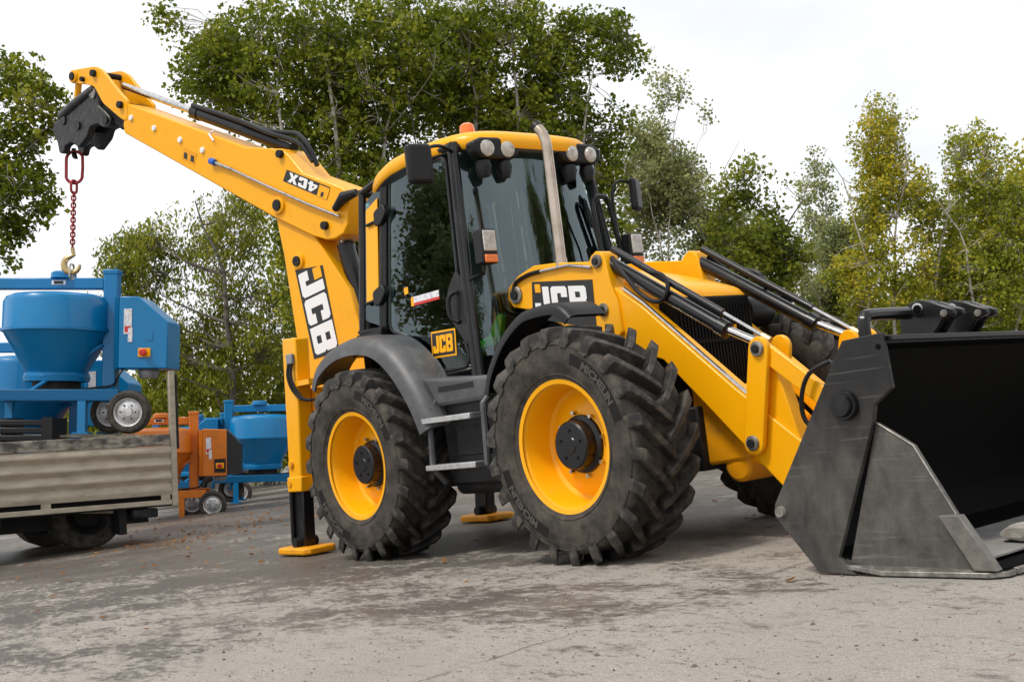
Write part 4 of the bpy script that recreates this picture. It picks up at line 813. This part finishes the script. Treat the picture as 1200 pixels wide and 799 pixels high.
# JCB plate on the boom, read downwards
q = [(.419, 2.363), (.070, 2.345), (-.020, 1.600), (.303, 1.575)]
bprism(q, .1265, .128).build('logo_plate', 'decal_black', boom)
dn = v3(Vector((-.125, -.79)).normalized()); tp_ = v3(Vector((-1, .155)).normalized())
letters('JCB', bp_(.385, 2.315, .1295), dn, tp_, .285, .002, 'logo_letters', 'white', boom, gap=.075, wx=1.06)
logo(bp_(.20, 2.335, .1295), dn, tp_, .10, .002, 'logo_square', boom)
# dipper tail ram on the back, boom ram inside
p0, p1 = bp_(.45, 3.47, 0), bp_(1.725, 4.115, 0); dd = (p1 - p0).normalized()
r = MB().tube([p0 - dd * .05, p0, p1 - dd * .1, p1 - dd * .099, p1], [.05, .062, .062, .07, .07], 18).build('bucket_ram', 'black_paint', BH)
MB().cyl(p1 - dd * .03, bp_(2.80, 4.66, 0), .034, 14).build('ram_rod', 'steel', r)
MB().hose([bp_(1.68, 4.16, .05), bp_(1.2, 3.93, .06), bp_(.7, 3.68, .06), bp_(.42, 3.58, .07), bp_(.25, 3.52, .08), bp_(.12, 3.38, .09), bp_(.05, 3.2, .08)], .022, 10).build('ram_hose', 'black_plastic', r)
MB().hose([bp_(1.0, 3.84, .09), bp_(.6, 3.62, .10), bp_(.4, 3.53, .10), bp_(.2, 3.42, .11), bp_(.08, 3.24, .1)], .02, 10).build('ram_hose', 'black_plastic', r)
r = MB().tube([bp_(-.10, 2.50, -.0), bp_(-.35, 1.3, -.0)], .075, 16).build('dipper_ram', 'black_paint', BH)
MB().cyl(bp_(-.10, 2.50, 0), bp_(-.06, 2.66, 0), .04, 12).build('ram_rod', 'steel', r)
MB().tube([bp_(-.22, 2.76, .19), bp_(-.36, 2.83, .21), bp_(-.5, 2.84, .2)], [.03, .05, .03], 10).build('hose_bundle', 'black_plastic', BH)
# dipper head, link, quick hitch
HEAD = rnd([(3.44, 4.955), (3.36, 4.965), (3.02, 4.90), (2.90, 4.825), (2.688, 4.577), (2.527, 4.41), (2.58, 4.22), (2.66, 4.26), (2.95, 4.50), (3.066, 4.70), (3.20, 4.76), (3.32, 4.80), (3.43, 4.84), (3.47, 4.90)], .04)
head = bprism(HEAD, .13, .165).build('tipping_link', 'yellow', BH, bevel=.006); bprism(HEAD, -.165, -.13).build('link_plate', 'yellow', head, bevel=.006)
MB().tube([bp_(3.42, 4.89, .10), bp_(3.52, 4.62, .10), bp_(3.60, 4.50, .10)], .035, 8).build('thrust_link', 'yellow', head); MB().tube([bp_(3.42, 4.89, -.10), bp_(3.52, 4.62, -.10), bp_(3.60, 4.50, -.10)], .035, 8).build('thrust_link', 'yellow', head)
for u, z, r_ in ((3.405, 4.90, .042), (3.04, 4.83, .036), (3.24, 4.825, .025), (2.64, 4.40, .036)): bpin(u, z, .165, r_, head, r_ > .04)
for u, z in ((3.405, 4.90), (3.04, 4.83), (2.64, 4.40)): MB().cyl(bp_(u, z, -.17), bp_(u, z, .17), .03, 12).build('cross_pin', 'dark_chassis', head)
bprism([(2.62, 4.25), (2.70, 4.42), (3.05, 4.60), (3.15, 4.55), (3.05, 4.38), (2.75, 4.18)], -.10, .10).build('dipper_nose', 'dark_chassis', head, bevel=.02)
HIT = rnd([(3.93, 4.47), (3.88, 4.54), (3.76, 4.56), (3.60, 4.60), (3.40, 4.65), (3.16, 4.70), (3.05, 4.68), (3.05, 4.50), (2.95, 4.42), (2.87, 4.33), (2.90, 4.25), (3.02, 4.27), (3.10, 4.33), (3.24, 4.33), (3.30, 4.25), (3.48, 4.17), (3.54, 4.22), (3.60, 4.26), (3.72, 4.25), (3.76, 4.18), (3.84, 4.20), (3.86, 4.33)], .03)
hit = bprism(HIT, .075, .15).build('quick_hitch', 'greasy_black', BH, bevel=.012); bprism(HIT, -.15, -.075).build('hitch_plate', 'greasy_black', hit, bevel=.012)
for u, z, r_ in ((3.12, 4.65, .055), (3.70, 4.52, .05), (3.45, 4.40, .05), (2.95, 4.33, .045)): MB().cyl(bp_(u, z, -.16), bp_(u, z, .165), r_, 14).build('hitch_pin', 'worn_steel' if r_ == .055 else 'black_paint', hit)
MB().tube([bp_(3.76, 4.575, .10), bp_(3.5, 4.63, .12), bp_(3.10, 4.70, .12)], [.075, .065, .055], 12).build('hitch_ram', 'greasy_black', hit)
MB().tube([bp_(3.80, 4.26, 0), bp_(3.81, 4.18, 0), bp_(3.78, 4.14, 0), bp_(3.80, 4.22, 0)], .024, 8).build('lifting_eye', 'black_paint', hit)

# ------------------------------------------------------------------ lifting chain and hook
CT = bp_(3.79, 4.205, 0); CB = CT - UP * 1.10
ch = empty('lifting_chain', CB)
tag(ch, 'red lifting chain with brass coloured hook hanging from the hitch', 'chain')
def link(c, ln, wd, r, rot, name='chain_link', m_='chain_red'):
    # oval link, long axis along UP, lying in plane of angle rot
    lat = (RT * math.cos(rot) + DP * math.sin(rot)); P = []
    for k in range(20):
        a = 2 * math.pi * k / 20; P.append(Vector(c) - CB + lat * (math.cos(a) * wd) + UP * (math.sin(a) * (wd) + (ln - wd if math.sin(a) > 0 else -(ln - wd) if math.sin(a) < 0 else 0)))
    return MB().tube(P, r, 6, closed=True).build(name, m_, ch)
link(CT - UP * .15, .17, .085, .017, .1)
link(CT - UP * .36, .07, .05, .014, 1.3)
nL = 15; top = .42; step = (1.00 - top) / nL
proto = None
for k in range(nL):
    z = top + step * (k + .5); link(CT - UP * z, step * .66 + .004, .021, .0085, .25 if k % 2 else 1.75)
hook = []
for t in np.linspace(0, 1, 15):
    a = R_(80) + t * R_(-265); hook.append(RT * (-.085 * math.cos(a) * 1) * -1 + UP * (.095 * math.sin(a)))
hk = [UP * .20 + RT * .0, UP * .12 + RT * .015] + [RT * (.0 + .085 * math.sin(a_)) * -1 + UP * (.02 + .085 * math.cos(a_)) for a_ in [R_(20 + 25 * i) for i in range(0, 11)]]
hk = [q + UP * -.10 for q in hk]
MB().tube(hk, [.02, .024, .028, .03, .032, .034, .036, .036, .034, .03, .026, .02, .012], 10).build('hook', 'hook_gold', ch)
link(CB - UP * .155, .08, .04, .011, 1.4, 'shackle', 'steel')

# ------------------------------------------------------------------ dropside lorry
LX = Vector((.224, 1.862, -.107)).normalized(); zz = (Vector((0, 0, 1)) * .45 + UP * .55); zz = (zz - LX * zz.dot(LX)).normalized()
LM = frame((-5.73, -.007, .388), LX, None, zz); LI = LM.inverted()
lorry = empty('dropside_lorry', mtx=LM)
tag(lorry, 'flatbed lorry with a dirty corrugated dropside board at the left edge', 'lorry')
prof = [(0, .11), (-.012, .15), (-.012, .19)]
for k in range(3):
    z0 = .20 + k * .145; prof += [(.014, z0 + .02), (.018, z0 + .05), (-.022, z0 + .085), (-.028, z0 + .105), (-.014, z0 + .14)]
prof += [(0, .66)]
pts = [(0, y, z) for y, z in prof] + [(0, y + .03, z) for y, z in prof[::-1]]
brd = MB().prism([(-6.0, y, z) for _, y, z in pts], (5.93, 0, 0)).build('side_board', 'board', lorry, ang=60)
MB().bb(-6, -.07, -.012, .045, .665, .79).build('board_rail', 'board_rail', brd, bevel=.008)
MB().bb(-6, -.07, -.010, .04, 0, .055).build('bottom_rail', 'board', brd, bevel=.006)
MB().bb(-6, -.07, .012, .03, .055, .11).build('slot_strip', 'bucket_in', brd)
for x in (-.14, -1.42, -2.9): MB().bb(x - .05, x + .05, -.008, .02, .056, .109).build('slot_rib', 'board', brd)
MB().bb(-1.0, -.93, -.022, 0, .70, .765).build('latch', 'worn_steel', brd)
po = MB().bb(-.068, .0, -.02, .05, -.02, 1.50).build('corner_post', 'board', lorry, bevel=.008)
MB().bb(.001, .03, -.01, .06, .62, 1.46).build('post_channel', 'dark_chassis', po)
MB().bb(-6, -.02, .05, 2.45, -.02, .06).build('bed_floor', 'dark_chassis', lorry)
MB().bb(-6, -.02, 2.45, 2.49, .0, .72).build('far_board', 'board', lorry)
MB().bb(-.03, .0, .06, 2.44, .0, .60).build('tail_board', 'board', lorry)
for y in (.75, 1.65): MB().bb(-6, -.15, y - .05, y + .05, -.22, -.02).build('chassis_rail', 'dark_chassis', lorry)
for x in (-.4, -1.9, -3.2): MB().bb(x - .05, x + .05, .1, 2.4, -.10, -.02).build('cross_member', 'dark_chassis', lorry)
MB().bb(-.62, -.54, .15, .75, -.30, -.02).build('mud_flap', 'dark_chassis', lorry)
MB().bb(-.50, -.22, .02, .2, -.13, -.03).build('tail_lamp', 'dark_chassis', lorry, bevel=.02)
for (wx, wy) in ((-6.50, -.78), (-8.3, -.62), (-6.85, -4.3), (-8.7, -4.1)):
    c = LI @ Vector((wx, wy, .405))
    wl = MB().lathe([(.0, -.05), (.15, -.05), (.18, -.10), (.23, -.13), (.24, -.12)], c, (0, 1, 0), 32, cap=False).build('wheel', 'dark_chassis', lorry)
    MB().lathe([(.235, -.12), (.26, -.14), (.36, -.145), (.395, -.12), (.405, -.06), (.405, .06), (.395, .12), (.36, .145), (.26, .14), (.235, .12)], c, (0, 1, 0), 40, cap=False).build('tyre', 'tyre', wl)
    MB().lathe([(.235, .17), (.26, .15), (.36, .15), (.395, .17), (.405, .23), (.405, .34), (.395, .40), (.36, .43), (.235, .42)], c, (0, 1, 0), 40, cap=False).build('inner_tyre', 'tyre', wl)

# ------------------------------------------------------------------ mixers
def mixer(label, pos, yaw, sc, body, dark, tilt=1., name='pan_mixer', mid=None, blackpanel=False):
    mtx = upright(pos, yaw, tilt) @ Matrix.Scale(sc, 4); r = empty(name, mtx=mtx)
    tag(r, label, 'mixer', 'mixers on the lorry and in the yard')
    d = MB().lathe([(0, 1.63), (.3, 1.62), (.5, 1.595), (.57, 1.565), (.60, 1.51), (.605, 1.20), (.61, 1.185), (.60, 1.17), (.34, .70), (.36, .695), (.36, .665), (.30, .66), (0, .66)], (0, 0, 0), (0, 0, 1), 48).build('drum', body, r, ang=30)
    MB().lathe([(.36, .60), (.37, .66), (.33, .69)], (0, 0, 0), (0, 0, 1), 32, cap=False).build('drum_ring', body, d)
    MB().lathe([(.22, .44), (.27, .46), (.27, .66), (.2, .66)], (0, 0, 0), (0, 0, 1), 24).build('gearbox', 'dark_chassis', r)
    MB().bb(-.86, .54, -.07, .07, 1.67, 1.80).build('top_beam', body, r, bevel=.012)
    cp = MB().lathe([(.0, .08), (.11, .078), (.14, .06), (.145, .0), (0, 0)], (.05, 0, 1.80), (0, 0, 1), 24).build('beam_cap', body, r)
    MB().bb(-.06, .10, -.074, -.070, 1.72, 1.77).build('plate', 'white', cp); MB().bb(-.035, .075, -.0765, -.0742, 1.728, 1.762).build('plate_window', 'decal_black', cp)
    MB().bb(.54, .70, -.08, .08, .36, 1.86).build('post', body, r, bevel=.014); MB().bb(-.86, -.72, -.07, .07, .36, 1.84).build('post', body, r, bevel=.014)
    MB().bb(.53, .71, -.085, .085, 1.84, 1.90).build('post_cap', body, r, bevel=.012)
    for y in (-.40, .40):
        MB().bb(-.92, .86, y - .045, y + .045, .37, .50).build('base_beam', dark, r, bevel=.008)
    MB().tube([(-.15, -.40, .48), (.55, -.09, 1.02)], .022, 8).build('brace', body, r); MB().tube([(-.5, -.40, .48), (-.76, -.08, 1.05)], .022, 8).build('brace', body, r)
    MB().hose([(.86, -.25, .76), (.80, -.30, .64), (.72, -.22, .55), (.5, -.2, .52), (.25, -.15, .5)], .014, 8).build('cable', 'black_plastic', r)
    MB().lathe([(.603, 1.165), (.622, 1.17), (.622, 1.20), (.603, 1.205)], (0, 0, 0), (0, 0, 1), 48, cap=False).build('drum_band', body, d)
    for x in (-.7, .1, .6): MB().bb(x - .05, x + .05, -.355, .355, .39, .49).build('cross_beam', dark, r)
    for x, y in ((-.70, -.40), (-.70, .40), (.45, -.40), (.45, .40)):
        lg = MB().bb(x - .045, x + .045, y - .045, y + .045, .02, .37).build('leg', body, r); MB().bb(x - .09, x + .09, y - .08, y + .08, 0, .02).build('foot', body, lg)
    bx = MB().prism([(.80, -.30, .74), (1.22, -.30, .74), (1.22, -.30, 1.56), (.80, -.30, 1.58)] if blackpanel else [(.80, -.30, .74), (1.36, -.30, .74), (1.36, -.30, 1.27), (1.02, -.30, 1.56), (.80, -.30, 1.56)], (0, .52, 0)).build('control_box', mid or body, r, bevel=.012)
    MB().prism([(.725, -.22, .74), (.798, -.30, .74), (.798, -.30, 1.56), (.725, -.22, 1.56)], (0, .35, 0)).build('box_side', dark, bx)
    if blackpanel: MB().prism([(1.222, -.29, .76), (1.46, -.22, .76), (1.46, -.22, 1.30), (1.222, -.29, 1.56)], (0, .45, 0)).build('black_panel', 'decal_black', bx); MB().bb(1.0, 1.2, -.306, -.3015, .80, 1.04).build('switch_recess', 'decal_black', bx)
    MB().bb(.86, .95, -.306, -.3015, 1.13, 1.42).build('label_sheet', 'sticker_white', bx); MB().bb(.91, .96, -.3075, -.3062, 1.04, 1.20).build('label_sheet', 'sticker_white', bx); MB().bb(.87, .94, -.3072, -.3063, 1.15, 1.22).build('warning_label', 'red', bx)
    MB().bb(1.12, 1.19, -.306, -.3015, 1.06, 1.16).build('vent_plate', body, bx)
    MB().bb(1.03, 1.17, -.315, -.3015, .87, .97).build('switch_plate', 'yellow', bx, bevel=.004)
    MB().lathe([(.03, 0), (.03, .03), (.042, .035), (.042, .055), (.03, .065), (0, .067)], (1.10, -.315, .92), (0, -1, 0), 16).build('stop_button', 'red', bx)
    MB().lathe([(.11, 0), (.12, -.03), (.10, -.10), (0, -.10)], (1.08, -.05, .74), (0, 0, 1), 20).build('motor', 'grey_motor', bx)
    MB().bb(.69, .80, -.06, .06, 1.30, 1.40).build('box_bracket', dark, bx); MB().bb(.69, .80, -.06, .06, .80, .9).build('box_bracket', dark, bx)
    for x, y in ((.98, -.42), (.56, .25), (-.75, .42), (-.6, -.3)):
        c = (x, y, .245) if x > .5 else (x, y + (.0), .20); R0 = .245 if x > .5 else .20
        if x < 0: continue
        w = MB().lathe([(0, -.075), (.05, -.07), (.06, -.05), (.11, -.04), (.135, -.025), (.148, -.05), (.160, -.055)], c, (0, 1, 0), 28, cap=False).build('wheel', 'alu', r)
        MB().lathe([(.158, -.05), (.175, -.068), (.215, -.07), (.238, -.05), (.245, 0), (.238, .05), (.215, .07), (.158, .06)], c, (0, 1, 0), 36, cap=False).build('tyre', 'tyre', w)
        for k in range(6): MB().cyl((c[0] + .085 * math.cos(k * 1.047), c[1] - .05, c[2] + .085 * math.sin(k * 1.047)), (c[0] + .085 * math.cos(k * 1.047), c[1] - .062, c[2] + .085 * math.sin(k * 1.047)), .010, 6).build('wheel_nut', 'dark_chassis', w)
        MB().tube([(c[0], c[1] + .08, c[2]), (c[0] - .02, c[1] + .12, c[2] + .1), (c[0] - .12, c[1] * .9, .42)], .03, 8).build('wheel_strut', body, w)
    return r
mixer('blue pan mixer standing highest on the lorry under the hanging hook', (-6.8, -.938, 1.349), 0, 1.0, 'blue', 'blue_dark')
mixer('lower blue pan mixer behind the highest one on the lorry', (-8.42, -.82, .80), 0, 1.0, 'blue', 'blue_dark')
mixer('orange mixer with black box side parked behind the lorry post', (-11.5, 2.12, .0), .15, .90, 'orange', 'orange', blackpanel=True, tilt=.8)
mixer('blue pan mixer on the ground between orange mixer and stabiliser leg', (-12.35, 4.42, 0), math.pi + .1, .95, 'blue', 'blue_dark', tilt=.8)
mixer('blue pan mixer on the ground farthest back behind the orange mixer', (-15.5, 4.54, 0), .1, .95, 'blue', 'blue_dark', tilt=.8)
# load under the mixers
cm = upright((-6.85, -1.0, .44))
cr_ = empty('timber_crate', mtx=cm); tag(cr_, 'low timber crate on the lorry bed carrying the highest mixer', 'crate')
for y in (-.28, .55):
    for k in range(5): MB().bb(-.95, .75, y - .015, y + .015, .02 + k * .17, .16 + k * .17).build('plank', 'board', cr_)
for x in (-.93, .73):
    for k in range(5): MB().bb(x - .02, x + .02, -.26, .53, .02 + k * .17, .16 + k * .17).build('plank', 'board', cr_)
for k in range(5): MB().bb(-.95, .75, -.28 + k * .17, -.13 + k * .17, .872, .90).build('deck_plank', 'board', cr_)
cm = upright((-6.55, -1.52, 1.20)); bc_ = empty('black_crate', mtx=cm); tag(bc_, 'black slatted crate on the lorry beside the mixer base', 'crate')
for k in range(4): MB().bb(-.6, .42, -.02, .02, .02 + k * .085, .085 + k * .085).build('slat', 'black_plastic', bc_, bevel=.01)
for x in (-.58, -.1, .40): MB().bb(x - .03, x + .03, .02, .5, 0, .36).build('upright', 'black_plastic', bc_)
MB().bb(.34, .46, -.03, .03, 0, .37).build('corner', 'black_plastic', bc_)

# ------------------------------------------------------------------ broken concrete and iron inside the clam
rg_ = random.Random(4)
def rock(name, label, c, d, seed):
    rr = random.Random(seed); bm = bmesh.new(); bmesh.ops.create_icosphere(bm, subdivisions=3, radius=.5)
    from mathutils import noise
    for v in bm.verts:
        n = noise.noise(v.co * 2.3 + Vector((seed, 0, 0))) * .25 + noise.noise(v.co * 6 + Vector((seed, 3, 0))) * .07
        v.co *= 1 + n; v.co = Vector((max(-.42, min(.42, v.co.x)) * d[0], max(-.42, min(.42, v.co.y)) * d[1], (max(-.36, min(.36, v.co.z)) + .36) * d[2]))
    me = bpy.data.meshes.new(name); bm.to_mesh(me); bm.free(); me.materials.append(MATS['stone'])
    o = bpy.data.objects.new(name, me); COL.objects.link(o); o.location = c; o.rotation_euler = (0, 0, rr.uniform(0, 3)); tag(o, label, 'concrete', 'broken concrete by the bucket')
rock('concrete_chunk', 'flat broken concrete slab inside the bucket mouth at the right edge', (4.66, -.62, .066), (.30, .34, .10), 2)
rock('concrete_chunk', 'small concrete lump beside the slab inside the bucket', (4.50, -.50, .066), (.10, .09, .06), 5)

# trees across the yard, which the cab glass mirrors
def tree_copy(src, loc, rot, label):
    c = copy_tree(src); c.matrix_world = Matrix.Translation(loc) @ Matrix.Rotation(rot, 4, 'Z'); tag(c, label)
tree_copy(birch, (-11.6, -9.6, 0), .6, 'sparse birch across the yard mirrored in the cab door')
tree_copy(big2, (21, -1.5, 0), 2.2, 'poplar across the yard mirrored in the near edge of the windscreen')
tree_copy(birch, (12.2, 9, 0), 2., 'sparse birch across the yard mirrored in the middle of the windscreen')
tree_copy(big1, (13, 17, 0), 3., 'poplar across the yard mirrored in the far half of the windscreen')
